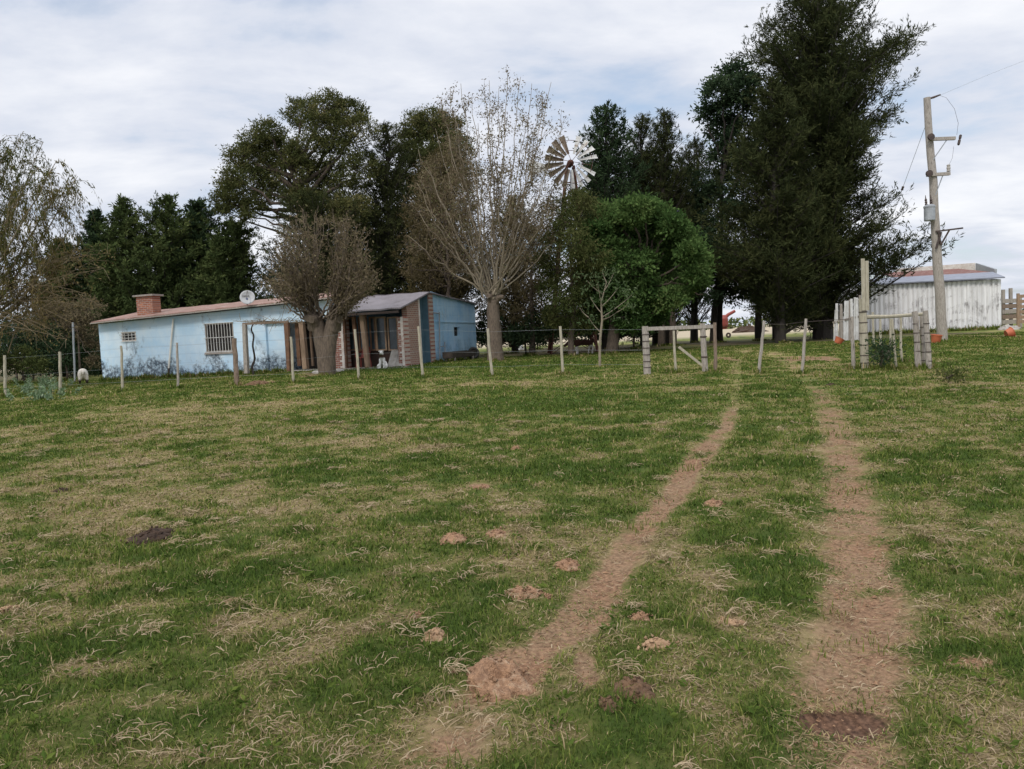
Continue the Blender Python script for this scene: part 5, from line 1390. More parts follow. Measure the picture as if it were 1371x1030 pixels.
# ------------------------------------------------------------------ windmill
def windmill():
    D = 38.5; base = base_at(766, D); hub = at(763.5, 219, D); k = D / F
    root = thing('windmill', 'old water pumping windmill with a white bladed wheel on a rusty tower', 'windmill', base)
    q = MB(); tz = hub[2] - .1
    cor = [(-1, -1), (1, -1), (1, 1), (-1, 1)]; ft = [base + np.array([i * 1.15, j * 1.15, 0]) for i, j in cor]; hd = [np.array([hub[0] + i * .17, D + .25 + j * .17, tz]) for i, j in cor]
    for a, b in zip(ft, hd): q.beam(a, b, .10, .10)
    lv = [0, .16, .31, .45, .58, .70, .81, .91]
    for n in range(len(lv)):
        for i in range(4):
            p = [ft[j] + (hd[j] - ft[j]) * lv[n] for j in range(4)]
            if n: q.beam(p[i], p[(i + 1) % 4], .05, .05)
            if n < len(lv) - 1:
                r = [ft[j] + (hd[j] - ft[j]) * lv[n + 1] for j in range(4)]; q.beam(p[i], r[(i + 1) % 4], .03, .03); q.beam(p[(i + 1) % 4], r[i], .03, .03)
    q.build('tower', M['rust'], root)
    ax = nrm(np.array([.10, -1, .05])); x = nrm(np.cross(ax, [0, 0, 1])); y = np.cross(x, ax); y = y if y[2] > 0 else -y
    hf = hub + ax * .35
    q = MB(); q.lathe(hub - ax * .35, [(.05, 0), (.15, .05), (.17, .45), (.10, .62), (.07, .75), (.01, .76)], 12, ax); q.build('gearbox', M['rust'], root)
    R1 = 35.0 * k; N = 18
    q = MB()
    for rr in (.42 * R1, .80 * R1): q.tube([hf + rr * (math.cos(t) * x + math.sin(t) * y) - ax * .05 for t in np.linspace(0, 2 * math.pi, 37)], .014, 4, cap=False)
    for i in range(6):
        t = i * math.pi / 3 + .2; q.tube([hf, hf + .8 * R1 * (math.cos(t) * x + math.sin(t) * y) - ax * .05], .014, 4)
    q.build('wheel_frame', M['rust'], root)
    rng = np.random.default_rng(2)
    for i in range(N):
        if i in (4, 9): continue                         # two sails are missing
        t = (i + .5) * 2 * math.pi / N; e = math.cos(t) * x + math.sin(t) * y; s = -math.sin(t) * x + math.cos(t) * y
        pt = R(34 + rng.normal() * 4); w_ = s * math.cos(pt) + ax * math.sin(pt); n_ = np.cross(e, w_)
        rows = []
        for f in np.linspace(.30, 1.0, 5):
            hw = R1 * (.045 + .078 * (f - .30) / .7)
            rows.append([hf + e * R1 * f + w_ * hw * g + n_ * .05 * (1 - g * g) for g in (-1, -.35, .35, 1)])
        V = np.array(rows).reshape(-1, 3); V2 = V - n_ * .006
        q4 = [(r * 4 + c, r * 4 + c + 1, r * 4 + c + 5, r * 4 + c + 4) for r in range(4) for c in range(3)]
        q = MB(); q.add(np.concatenate([V, V2]), q4 + [tuple(16 + j for j in reversed(f)) for f in q4]
                        + [(r * 4, r * 4 + 4, 20 + r * 4, 16 + r * 4) for r in range(4)] + [(r * 4 + 7, r * 4 + 3, 19 + r * 4, 23 + r * 4) for r in range(4)])
        q.build('blade', M['mill_white'] if e[0] > -.2 else M['mill_dark'], root)  # blades on the left side of the wheel take a darker, browner metal
    # tail vane reaching back to the left
    tl = hub - ax * .3; te = at(708, 226, D + 1.6)
    q = MB(); q.tube([tl, te], .03, 5); v0 = tl + (te - tl) * .55
    dr = nrm(te - v0); up = np.array([0, 0, 1.0])
    q.slab([v0 + up * .12, te + up * .48, te - up * .48, v0 - up * .12], np.cross(dr, up) * .02); q.build('tail_vane', M['mill_white'], root)
    q = MB(); q.tube([base + [0, .0, 0], [hub[0], D + .2, hub[2] - .3]], .022, 5); q.build('pump_rod', M['metal_grey'], root)


M['mill_white'] = speck('weathered zinc blades', (.58, .58, .55), (.38, .37, .34), 4, rough=.6, c3=(.24, .17, .12), s2=1.0)
M['mill_dark'] = speck('dark brown sheet metal', (.23, .185, .14), (.15, .11, .08), 3, rough=.7)
windmill()


# ------------------------------------------------------------------ power pole
def power_pole():
    b = hit(1262, 456); D = b[1]; k = D / F
    root = thing('power_pole', 'tall leaning grey power pole carrying a transformer', 'power pole', b)
    t = at(1241, 131, D); ax = t - b
    pp = lambda v: b + ax * ((456 - v) / 325)
    q = MB(); f = np.linspace(-.03, 1, 10)[:, None]; P = b + ax * f; P[1:-1] += np.random.default_rng(4).normal(size=(8, 3)) * .012
    q.tube(P, np.linspace(.20, .125, 10), 14, jit=.05); q.build('pole', M['wood_grey'], root, smooth=True)
    X = np.array([1, 0, 0.0])

    def arm(v, u1, v1, back):
        a = pp(v) - X * back; e = at(u1, v1, D) + [0, -.18, 0]; a = a + [0, -.18, 0]
        q = MB(); q.beam(a, e, .12, .12); o = q.build('crossarm', M['wood_grey'], root)
        q = MB(); q.beam(pp(v + 27) + [0, -.15, 0], a + (e - a) * .72, .03, .03); q.build('arm_brace', M['metal_grey'], o); return a, e, o
    a, e, o = arm(187, 1275, 187, .12)
    q = MB(); q.lathe(a + [0, -.09, .05], [(.01, 0), (.13, .01), (.13, .09), (.01, .10)], 12, (0, -1, 0)); q.build('insulator_block', M['metal_dark'], o)
    q = MB(); c = at(1279, 190, D) + [0, -.2, 0]; q.lathe(c + [0.10, 0, .22], [(.02, 0), (.05, .03), (.05, .14), (.03, .18), (.05, .22), (.05, .38), (.02, .42)], 10, (-.25, 0, -1)); q.build('fuse_cutout', M['metal_dark'], root)
    a2, e2, o2 = arm(234, 1268, 234, .30)
    q = MB(); q.lathe(a2 + [.02, -.09, .03], [(.01, 0), (.13, .01), (.13, .09), (.01, .10)], 12, (0, -1, 0)); q.build('insulator_block', M['metal_dark'], o2)
    q = MB(); q.lathe(at(1266.5, 233, D) + [0, -.18, 0], [(.05, .05), (.075, .06), (.06, .12), (.075, .18), (.06, .24), (.07, .30), (.02, .33)], 10); q.build('surge_arrester', M['concrete'], o2)
    # transformer can
    tc = at(1240.5, 297, D) + [0, -.22, 0]
    q = MB(); q.lathe(tc, [(.01, 0), (.19, .0), (.20, .03), (.20, .50), (.215, .51), (.215, .56), (.15, .62), (.01, .64)], 18); tr = q.build('transformer', M['metal_grey'], root, smooth=False)
    for dx in (-.12, .08):
        q = MB(); q.lathe(tc + [dx, 0, .6], [(.03, 0), (.055, .04), (.03, .08), (.055, .12), (.03, .16), (.05, .20), (.02, .28), (.008, .40)], 10, (-.08, 0, 1)); q.build('bushing', M['metal_dark'], tr)
    q = MB(); q.beam(tc + [.15, .05, .35], pp(283) + [-.05, -.05, 0], .06, .06); q.build('hanger', M['metal_grey'], tr)
    # maintenance bracket
    q = MB(); s = at(1251, 311, D) + [0, -.2, 0]; e3 = at(1285, 306.5, D) + [0, -.2, 0]; q.beam(s - X * .05, e3, .06, .06); q.beam(at(1267, 309.5, D) + [0, -.2, 0], pp(328) + [.05, -.2, 0], .05, .05); q.beam(at(1256, 312, D) + [0, -.22, 0], pp(332) + [-.15, -.22, 0], .07, .05); q.beam(at(1252, 311, D) + [0, -.22, 0], pp(328) + [.05, -.22, 0], .05, .05)
    q.build('platform_bracket', M['metal_dark'], root)
    q = MB(); q.tube([at(1259, 127, D), at(1250, 130.5, D), pp(133)], [.03, .045, .03], 7); q.build('strain_insulator', M['metal_dark'], root)
    j = [at(1258, 128, D), at(1267, 131, D), at(1278, 146, D), at(1283, 165, D), at(1281, 181, D)]
    q = MB(); q.tube(j, .006, 4); q.tube([at(1277, 196, D), at(1275, 212, D), at(1268, 226, D)], .006, 4); q.build('jumper_wire', M['metal_dark'], root)
    # separate spans
    q = MB(); far = at(1420, 64, D + 4); q.tube([at(1258, 128, D) * (1 - f) + far * f - np.array([0, 0, -.06 * math.sin(math.pi * f)]) for f in np.linspace(0, 1, 9)], .005, 4)
    tag(q.build('power_line', M['metal_grey'], origin=at(1258, 128, D)), 'thin overhead line leaving the pole top to the right', 'wire')
    g0 = pp(158); g1 = at(1180, 330, D + 3.5); q = MB(); q.tube([g0, g1], .009, 4); gw = q.build('guy_wire', M['metal_grey'], origin=g0); tag(gw, 'slanting stay wire from the pole down into the dark conifer', 'wire')
    gm = g0 + (g1 - g0) * .50; q = MB(); gd = nrm(g1 - g0); q.lathe(gm, [(.01, 0), (.055, .03), (.04, .10), (.055, .17), (.01, .20)], 8, gd); q.build('stay_insulator', M['metal_dark'], gw)


power_pole()


# ------------------------------------------------------------------ white shed, plank fence, pen
def shed():
    D0, D1 = 44.0, 46.0
    bl, br = at(1150, 449, D1), at(1341, 438, D0); tl, tr = at(1150, 384, D1), at(1340, 374, D0)
    d = nrm((br - bl) * [1, 1, 0]); n = np.array([-d[1], d[0], 0])       # n points away from the viewer
    W = np.linalg.norm((br - bl)[:2]); root = thing('shed', 'long white peeling sheet metal shed behind the power pole', 'shed', [bl[0], bl[1], gz(bl[0], bl[1]) - .1])
    zb = .25
    q = MB(); m = int(W / .045); s = np.linspace(0, W, m + 1); wv = .035 * np.sign(np.sin(s * 2 * np.pi / .26)) * np.abs(np.sin(s * 2 * np.pi / .26)) ** .35
    B = bl[None, :2] + d[None, :2] * s[:, None] + n[None, :2] * wv[:, None]
    zt = tl[2] + (tr[2] - tl[2]) * s / W; rg_ = np.random.default_rng(8); pid = (s // .85).astype(int); zt = zt - .0 + (rg_.random(pid.max() + 1)[pid] - .5) * .03
    zbot = bl[2] + (br[2] - bl[2]) * s / W + (rg_.random(pid.max() + 1)[pid] - .5) * .12
    V = np.concatenate([np.c_[B, zbot], np.c_[B, zt], np.c_[B + n[:2] * .03, zbot], np.c_[B + n[:2] * .03, zt]]); k = m + 1
    i = np.arange(m)
    q.add(V, np.stack([i, i + 1, i + 1 + k, i + k], -1)); q.n -= 0
    q.l.append((np.stack([i + 2 * k + 1, i + 2 * k, i + 3 * k, i + 1 + 3 * k], -1)).ravel()); q.c.append(np.full(m, 4)); q.tint.append(np.full(m, .5))
    q.build('front_wall', M['shed'], root)
    q = MB(); e = n * 7.0
    q.hexa([br + n * .05, br + n * .09 - d * .05, br + e - d * .05, br + e], [tr + n * .05, tr + n * .09 - d * .05, tr + e + [0, 0, .6] - d * .05, tr + e + [0, 0, .6]]); q.hexa([bl + n * .05, bl + n * .05 + d * .05, bl + e + d * .05, bl + e], [tl + n * .05, tl + n * .05 + d * .05, tl + e + [0, 0, .6] + d * .05, tl + e + [0, 0, .6]])
    q.hexa([bl + e + d * .05, br + e - d * .05, br + e * .99 - d * .05, bl + e * .99 + d * .05], [tl + e + d * .05 + [0, 0, .6], tr + e - d * .05 + [0, 0, .6], tr + e * .99 - d * .05 + [0, 0, .6], tl + e * .99 + d * .05 + [0, 0, .6]])
    q.build('side_walls', M['shed'], root)
    # low front roof strip, then the rusty roof stepping up behind it
    q = MB(); o0, o1 = d * -.1, d * .12
    a, b = tl - n * .3 + o0 + [0, 0, .04], tr - n * .3 + o1 + [0, 0, .04]
    q.hexa([a, b, b + n * 2.0 + [0, 0, .42], a + n * 2.0 + [0, 0, .42]], [a + [0, 0, .07], b + [0, 0, .07], b + n * 2.0 + [0, 0, .49], a + n * 2.0 + [0, 0, .49]]); q.build('front_roof', speck('bluish zinc roofing', (.24, .255, .30), (.18, .19, .225), 3, rough=.5), root)
    c1 = at(1331, 366, D0 + 2.2); c0 = at(1200, 373, D1 + 1.6)
    q = MB(); u1 = c1; u0 = c0; rise = np.array([0, 0, .62])
    q.hexa([u0, u1, u1 + n * 5 + rise - d * .55, u0 + n * 5 + rise], [u0 + [0, 0, .06], u1 + [0, 0, .06], u1 + n * 5 + rise + [0, 0, .06] - d * .55, u0 + n * 5 + rise + [0, 0, .06]]); q.build('rear_roof', M['roof_shed'], root)
    q = MB(); p1 = at(1306, 352, D0 + 7.3); p0 = at(1200, 360, D1 + 6.6)
    q.hexa([p0 - [0, 0, 1.0], p1 - [0, 0, 1.0], p1 - [0, 0, 1.0] + n * .2, p0 - [0, 0, 1.0] + n * .2], [p0, p1, p1 + n * .2, p0 + n * .2]); q.build('parapet', M['whitewash'], root)
    q = MB(); s1 = at(1332, 360.5, D0 + 2.2); q.hexa([c1 - [0, 0, .3], c1 + d * .12 - [0, 0, .3], p1 + d * .12 - [0, 0, 1.0], p1 - [0, 0, 1.0] + d * .01], [s1, s1 + d * .12, p1 + d * .12 + [0, 0, -.02], p1 + [0, 0, -.02] + d * .01]); q.build('side_parapet', M['metal_grey'], root)
    # fragments of the tall plank fence going left from the shed


shed()

# plank fence running left of the shed
rp = np.random.default_rng(6); b = at(1135, 449, 35.5); root = thing('plank_fence', 'ragged fence of upright whitish slabs left of the white shed', 'fence', [b[0], 35.5, gz(b[0], 35.5)])
for i in range(13):
    f = i / 12; u = 1117 + 41 * f; D = 36.3 - 1.5 * f; vt = 412 - 22 * f + rp.normal() * 3; p = at(u, 452, D); g0 = gz(p[0], D)
    t = at(u + rp.normal() * 1.2, vt, D); q = MB(); q.beam([p[0], D, g0 - .1], t, .10 + .05 * rp.random(), .03, up=(0, 1, 0), taper=.85); o = q.build('plank', M['white_metal'] if rp.random() < .75 else M['wood_grey'], root)
q = MB(); pa, pb = at(1116, 432, 36.3), at(1159, 422, 34.8); q.beam(pa + [0, .06, 0], pb + [0, .06, 0], .06, .09); q.build('rail', M['wood_grey'], root)

# boarded loading pen at the right edge
pb = at(1352, 435, 47); root = thing('loading_pen', 'weathered boarded cattle pen beside the right end of the shed', 'pen', [pb[0], 47, gz(pb[0], 47) - .1])
for i, v in enumerate((403, 410, 417, 424, 431)):
    q = MB(); q.beam(at(1342, v + .6, 47), at(1366, v - .6, 47), .04, .26, up=(0, 0, 1)); q.build('board', M['wood_brown'] if i % 2 else M['wood_grey'], root)
for u, vt in ((1343.5, 388), (1353.5, 386), (1366, 396), (1380, 392)):
    q = MB(); p = at(u, 436, 47.15); q.beam([p[0], 47.15, gz(p[0], 47) - .2], at(u - .5, vt, 47.15), .17, .14, up=(0, 1, 0)); q.build('post', M['wood_grey'], root)
pb = at(1372, 436, 44.5); root = thing('slatted_ramp', 'pinkish slatted wooden ramp side cut by the right edge', 'ramp', [pb[0], 44.5, gz(pb[0], 44.5)])
for i, v in enumerate((397, 404, 411, 418, 425, 431)):
    q = MB(); q.beam(at(1362, v, 44.5), at(1398, v - 1.5, 44.5), .04, .19, up=(0, 0, 1)); q.build('slat', M['dirt_pale_wood'] if 'dirt_pale_wood' in M else M['wood_tan'], root)
for u in (1363, 1381, 1397):
    q = MB(); p = at(u, 436, 44.45); q.beam([p[0], 44.45, gz(p[0], 44.45) - .1], at(u, 393, 44.45), .14, .1, up=(0, 1, 0)); q.build('upright', M['wood_tan'], root)


# ------------------------------------------------------------------ small things about the yard
def tub(label, u, v, wpx, hpx, tilt, mat='orange'):
    c = hit(u, v); k = c[1] / F; r = wpx * k / 2; h_ = hpx * k
    root = thing('plastic_tub', label, 'tub', c, 'orange tubs lying about the yard')
    ax = np.array([math.sin(tilt), -.12, math.cos(tilt)]); q = MB(); b = c + [0, 0, -.02 + r * abs(math.sin(tilt)) * .62]
    q.lathe(b, [(.01, .01), (r * .72, 0), (r * .98, h_ * .92), (r * 1.06, h_ * .94), (r * 1.06, h_), (r * .92, h_), (r * .68, .03), (.01, .03)], 20, ax); q.build('body', M[mat], root, smooth=False)
    q = MB(); xx = nrm(np.cross(ax, [0, 1, .1])); top = b + nrm(ax) * h_
    q.tube([top + r * (math.cos(t) * xx + .0 * ax) + nrm(np.cross(ax, xx)) * r * .3 * math.sin(t) - [0, 0, r * .8 * math.sin(t)] for t in np.linspace(0, math.pi, 9)], .008, 4); q.build('handle', M['metal_grey'], root)


tub('orange tub standing at the foot of the power pole', 1252.5, 459, 14, 11, .1)
tub('orange tub tipped over on the bare ground near the right edge', 1347, 451, 14, 8, 1.25)
tub('red orange tub at the foot of the largest conifer', 1121, 461, 12, 8, .5)

M['trough'] = speck('tarry old timber', (.07, .055, .045), (.035, .03, .027), 5)
# trough by the end wall
c = at(600, 481, 32.5); c = [c[0], 32.5, gz(c[0], 32.5)]; root = thing('feed_trough', 'long dark wooden trough at the foot of the blue end wall', 'trough', c)
a, b = at(599, 475.5, 32.6), at(631, 473, 35.0); za = gz(a[0], a[1]) + .22; a[2] = za; b[2] = gz(b[0], b[1]) + .22; dr = nrm(b - a); sd = np.array([-dr[1], dr[0], 0])
q = MB(); q.beam(a - [0, 0, .05], b - [0, 0, .05], .42, .04); q.beam(a + sd * .22 + [0, 0, .08], b + sd * .22 + [0, 0, .08], .03, .26); q.beam(a - sd * .22 + [0, 0, .08], b - sd * .22 + [0, 0, .08], .03, .26)
q.beam(a - sd * .2 + [0, 0, .07], a + sd * .2 + [0, 0, .07], .03, .22); q.beam(b - sd * .2 + [0, 0, .07], b + sd * .2 + [0, 0, .07], .03, .22); q.build('box', M['trough'], root)
for f in (.12, .88):
    p = a + (b - a) * f; q = MB(); q.beam(p - sd * .2 - [0, 0, .26], p - sd * .2 - [0, 0, .02], .07, .07); q.beam(p + sd * .2 - [0, 0, .26], p + sd * .2 - [0, 0, .02], .07, .07); q.build('legs', M['wood_grey'], root)
# old tyre leaning there
c = at(634, 474, 36.5); c[2] = gz(c[0], c[1]) + .26
q = MB(); q.lathe(c, [(.16, -.08), (.26, -.09), (.29, -.05), (.29, .05), (.26, .09), (.16, .08), (.18, 0), (.16, -.08)], 22, (.35, -.9, .25)); tag(q.build('old_tyre', speck('perished rubber', (.03, .03, .03), (.05, .048, .045), 9), origin=c, smooth=True), 'old black tyre propped at the back corner of the end wall', 'tyre')

# slabs and chairs on the veranda
for lab, u, w_ in (('left pale grey slab leaning under the veranda glazing', 524, .33), ('right pale grey slab leaning under the veranda glazing', 534, .30)):
    p = FP(u, 488, -.05); z = gz(p[0], p[1]); q = MB(); zt = FP(u, 469, .1)[2]
    s_ = sco(p); q.hexa([loc(s_ - w_ / 2, -.12, z - .02), loc(s_ + w_ / 2, -.12, z - .02), loc(s_ + w_ / 2, -.06, z - .02), loc(s_ - w_ / 2, -.06, z - .02)], [loc(s_ - w_ / 2, .38, zt), loc(s_ + w_ / 2, .38, zt + .01), loc(s_ + w_ / 2, .43, zt), loc(s_ - w_ / 2, .43, zt)])
    tag(q.build('leaning_slab', M['concrete'], origin=p), lab, 'slab', 'slabs on the veranda')


def chair(label, u, v, rot):
    p = FP(u, v, .12); z = gz(p[0], p[1]) + .03; root = thing('garden_chair', label, 'chair', [p[0], p[1], z], 'red chairs on the veranda')
    c, s = math.cos(rot), math.sin(rot); T = lambda x, y, h_: np.array([p[0] + x * c - y * s, p[1] + x * s + y * c, z + h_])
    q = MB(); q.hexa([T(-.22, -.22, .40), T(.22, -.22, .40), T(.20, .2, .38), T(-.20, .2, .38)], [T(-.22, -.22, .43), T(.22, -.22, .43), T(.20, .2, .41), T(-.20, .2, .41)]); q.build('seat', M['red'], root)
    q = MB(); q.hexa([T(-.2, .2, .42), T(.2, .2, .42), T(.2, .23, .42), T(-.2, .23, .42)], [T(-.17, .31, .82), T(.17, .31, .82), T(.17, .33, .82), T(-.17, .33, .82)]); q.build('backrest', M['red'], root)
    for x in (-1, 1):
        for y in (-1, 1): q = MB(); q.beam(T(x * .23, y * .22, 0), T(x * .19, y * .18, .40), .04, .04); q.build('leg', M['red'], root)
        q = MB(); q.beam(T(x * .23, -.2, .62), T(x * .21, .24, .64), .04, .03); q.beam(T(x * .23, -.2, .43), T(x * .23, -.2, .61), .03, .03); q.build('armrest', M['red'], root)


chair('red garden chair between the pollard and the left brick pier', 443, 491, R(10))
chair('red garden chair behind the veranda posts, left of the dog', 487, 489, R(-15))

# stone ring round the pollard trunk, old log by the thick post, white sack, brush heap
c = hit(437, 499); q = MB(); a_ = np.linspace(0, 2 * np.pi, 33)[:-1]
prof = [(.60, -.05), (.62, .05), (.56, .08), (.48, .07), (.46, -.05), (.60, -.05)]
q.lathe([c[0], c[1] + .35, c[2]], prof, 30); tag(q.build('stone_ring', M['concrete'], origin=c, smooth=True), 'low pale stone ring round the foot of the stout pollard', 'tree ring')


def lump(name, label, cat, u, v, wpx, hpx, mat, seed, group=None, rough=.35, hole=0.0, flat=None, twin=False, name_kind=None, sink=.02, oct_=3.0):
    """crumbled heap of soil or dung resting on the turf"""
    c = hit(u, v + hpx * .25); c[2] = gz(c[0], c[1]); k = np.linalg.norm(c - CAM) / F; r = wpx * k / 2
    cosd = (CAM[2] - c[2]) / np.linalg.norm(c - CAM)
    ry = max(r * .55, min(r * 1.1, hpx * k / 2 / max(cosd, .12) * .8)); hgt = flat if flat else min(.42 * r, hpx * k * .50)
    nr, na = 26, 72
    V = []
    for i in range(nr + 1):
        f = i / nr
        for j in range(na):
            t = j * 2 * math.pi / na; V.append((f * math.cos(t), f * math.sin(t), f))
    V = np.array(V); X, Y, f = V[:, 0], V[:, 1], V[:, 2]
    edge = 1 + (1.1 * (fbm(X * 1.7 + seed * 3, Y * 1.7, seed, 3) - .5) + .55 * (fbm(X * 6 + seed, Y * 6, seed + 2, 2) - .5)) * f
    z = np.clip(1 - f ** 2.2, 0, 1) ** .75
    if hole: z = z * (1 - hole * np.exp(-((X - .1) ** 2 + (Y + .05) ** 2) / .10))
    if twin: z = z * (1 - .75 * np.exp(-((X - .05) ** 2) / .02))
    z = z * (1 + rough * 1.6 * (fbm(X * oct_ + 9, Y * oct_ + seed, seed + 5, 3) - .5)) + rough * .55 * (fbm(X * oct_ * 2.6, Y * oct_ * 2.6 + seed, seed + 8, 2) - .5) * np.clip(1.15 - f, 0, 1)
    if rough > .3 and not flat: z = z - .30 * np.clip(fbm(X * 4.2 + 2, Y * 4.2 + seed, seed + 3, 3) - .52, 0, 1) * 5 * np.clip(1.2 - f, 0, 1) * rough
    FOOT.append((c[0], c[1], r * .84, ry * .84))
    wx = c[0] + X * r * edge; wy = c[1] + Y * ry * edge
    wz = hg(wx, wy) + z * hgt - sink * f ** 3 + .004
    i = np.arange(nr)[:, None] * na; j = np.arange(na)[None, :]
    q = MB(); q.add(np.stack([wx, wy, wz], -1), np.stack([i + j, i + na + j, i + na + (j + 1) % na, i + (j + 1) % na], -1).reshape(-1, 4))
    # crumbs broken off round the rim and on top
    rc = np.random.default_rng(seed + 400)
    for _ in range(0 if mat in ('white_rag', 'concrete') else int(26 + 900 * r * .12)):
        t = rc.random() * 6.283; g = rc.uniform(.35, 1.35) if rc.random() < .8 else rc.uniform(0, .6); px, py = c[0] + r * g * math.cos(t), c[1] + ry * g * math.sin(t); s = rc.uniform(.006, .020) * (.6 + r)
        ii = int(np.argmin((wx - px) ** 2 + (wy - py) ** 2)); zz = float(wz[ii]) if g < .95 else gz(px, py) + .006
        O_ = np.array([[1, 0, 0], [0, 1, 0], [-1, 0, 0], [0, -1, 0], [0, 0, .8], [0, 0, -.8], [.6, .6, .5], [-.6, .5, .4]])[:6] * s * (1 + .5 * rc.normal(size=(6, 1)) * .5) @ np.array(Matrix.Rotation(t, 3, 'Z'))
        q.add(O_ + [px, py, zz + s * .3], [(0, 1, 4), (1, 2, 4), (2, 3, 4), (3, 0, 4), (1, 0, 5), (2, 1, 5), (3, 2, 5), (0, 3, 5)])
    o = q.build(name, M[mat], origin=c, smooth=True); tag(o, label, cat, group); return o


GM, GD = 'scraped soil mounds in the pasture', 'dung pats in the pasture'
for a in [
    ('dung_pat', 'dark brown crumbly dung heap on the dry grass at left', 'dung', 200, 717, 50, 17, 'dung', 1, GD, .6),
    ('dung_pat', 'small dark dung pat farther off at the left', 'dung', 83, 655, 17, 6, 'dung', 2, GD, .5),
    ('dung_pat', 'large purplish brown dung lump beside the left rut', 'dung', 849, 922, 50, 30, 'dung_old', 3, GD, .7),
    ('dung_pat', 'small purplish brown dung lump, just left of the larger lump', 'dung', 814, 944, 27, 18, 'dung_old', 4, GD, .55),
    ('dung_pat', 'small black dung pat on the far track by the fence corner', 'dung', 1112, 515, 14, 4, 'dung', 5, GD, .5),
    ('soil_mound', 'reddish soil mound, left one of the pair in the middle distance', 'mound', 609, 722, 38, 15, 'dirt', 6, GM, .5),
    ('soil_mound', 'flat soil mound, right one of the pair in the middle distance', 'mound', 664, 712, 36, 12, 'dirt', 7, GM, .4),
    ('soil_mound', 'soil mound with a dark dent beside the bend of the left rut', 'mound', 759, 752, 34, 22, 'dirt', 8, GM, .4),
    ('soil_mound', 'two lobed soil mound alone on the green grass', 'mound', 702, 793, 46, 18, 'dirt', 9, GM, .35),
    ('soil_mound', 'upright pinkish clod standing left of the scraped hollow', 'mound', 580, 842, 34, 24, 'dirt_pale', 10, GM, .45),
    ('soil_mound', 'tiny flat crumb of soil above the upright pinkish clod', 'mound', 556, 824, 19, 7, 'dirt', 11, GM, .4),
    ('soil_mound', 'widest scraped soil mound with a dark hollow in its middle', 'mound', 664, 893, 92, 56, 'dirt', 12, GM, .30),
    ('soil_mound', 'low pale soil mound right of the left rut, near the dung lumps', 'mound', 877, 861, 44, 16, 'dirt_pale', 13, GM, .95),
    ('soil_mound', 'pale flat soil patch alone between the two ruts', 'mound', 980, 829, 36, 11, 'dirt_pale', 14, GM, .95),
    ('soil_mound', 'small soil mound at the inner edge of the left rut', 'mound', 858, 826, 26, 10, 'dirt', 15, GM, .5),
    ('soil_mound', 'small far soil mound standing alone in the green', 'mound', 690, 600, 16, 8, 'dirt', 16, GM, .5),
    ('soil_mound', 'reddish crumbled mound on the flank of the left rut', 'mound', 955, 672, 26, 8, 'dirt', 17, GM, .6),
    ('soil_mound', 'pink soil mound cut by the left edge', 'mound', 8, 813, 26, 18, 'dirt_pale', 18, GM, .4),
    ('soil_mound', 'reddish crumbled patch of soil above the pair of mounds', 'mound', 643, 651, 24, 8, 'dirt', 19, GM, .6),
    ('soil_mound', 'tiny soil crumb right of the two lobed mound', 'mound', 734, 800, 10, 6, 'dirt', 20, GM, .4),
]:
    nm, lab, cat, u, v, w_, h_, mt, sd_, grp, ro = a
    kw = {}
    if sd_ == 8: kw = dict(hole=.9)
    if sd_ == 9: kw = dict(twin=True)
    if sd_ == 12: kw = dict(hole=1.3, flat=.085, oct_=4)
    if sd_ in (7, 14, 13): kw = dict(flat=.025)
    lump(nm, lab, cat, u, v, w_, h_, mt, sd_, grp, ro, **kw)
lump('white_sack', 'white sack lying under the dark bush right of the bare willow', 'sack', 697, 466, 12, 11, 'white_rag', 31, None, .3, flat=.35)
lump('brush_heap', 'low dark heap of brush under the trees beyond the track', 'heap', 1003, 441, 40, 16, 'dung', 32, None, .8, flat=.75)
lump('rubble_heap', 'pale rubble heap at the foot of the loading pen', 'heap', 1352, 440, 22, 6, 'concrete', 33, None, .9, flat=.22)
lump('dirt_heap', 'low dark heap of earth beside the thick brown fence post', 'heap', 345, 513, 26, 4, 'dung_old', 34, None, .7, flat=.10)


# red farm machine far beyond the track
def machine():
    D = 62.0; b = at(968, 440, D); b[2] = gz(b[0], D); root = thing('farm_machine', 'small faded red farm machine with a slanting spout far beyond the track', 'farm machine', b)
    q = MB(); q.lathe(at(969, 440, D) + [0, 0, -.05], [(.01, 0), (.26, .0), (.36, .35), (.36, .85), (.22, 1.1), (.12, 1.15), (.01, 1.15)], 14); q.build('hopper', M['red'], root)
    q = MB(); q.tube([at(969, 427, D), at(975, 421.5, D), at(984, 416.5, D)], [.16, .14, .12], 8); q.build('spout', M['red'], root)
    for u in (963, 975):
        p = at(u, 440, D - .4); p[2] = gz(p[0], p[1]) + .22; q = MB(); q.lathe(p, [(.08, -.06), (.20, -.07), (.22, 0), (.20, .07), (.08, .06)], 14, (0, 1, 0)); q.build('wheel', M['metal_dark'], root)
    q = MB(); q.beam(at(962, 438, D - .3), at(977, 437, D - .3), .08, .08); q.build('frame', M['rust'], root)


machine()


# ------------------------------------------------------------------ animals
def furmat(name, fn):
    m, nt, out = newmat(name); co = obj_co(nt); s = nd(nt, 'ShaderNodeSeparateXYZ', {0: co})
    c = fn(nt, co, s.outputs); principled(nt, out, c, .95, bump(nt, noise(nt, co, 30, 4), .7, .03), spec=.1); return m


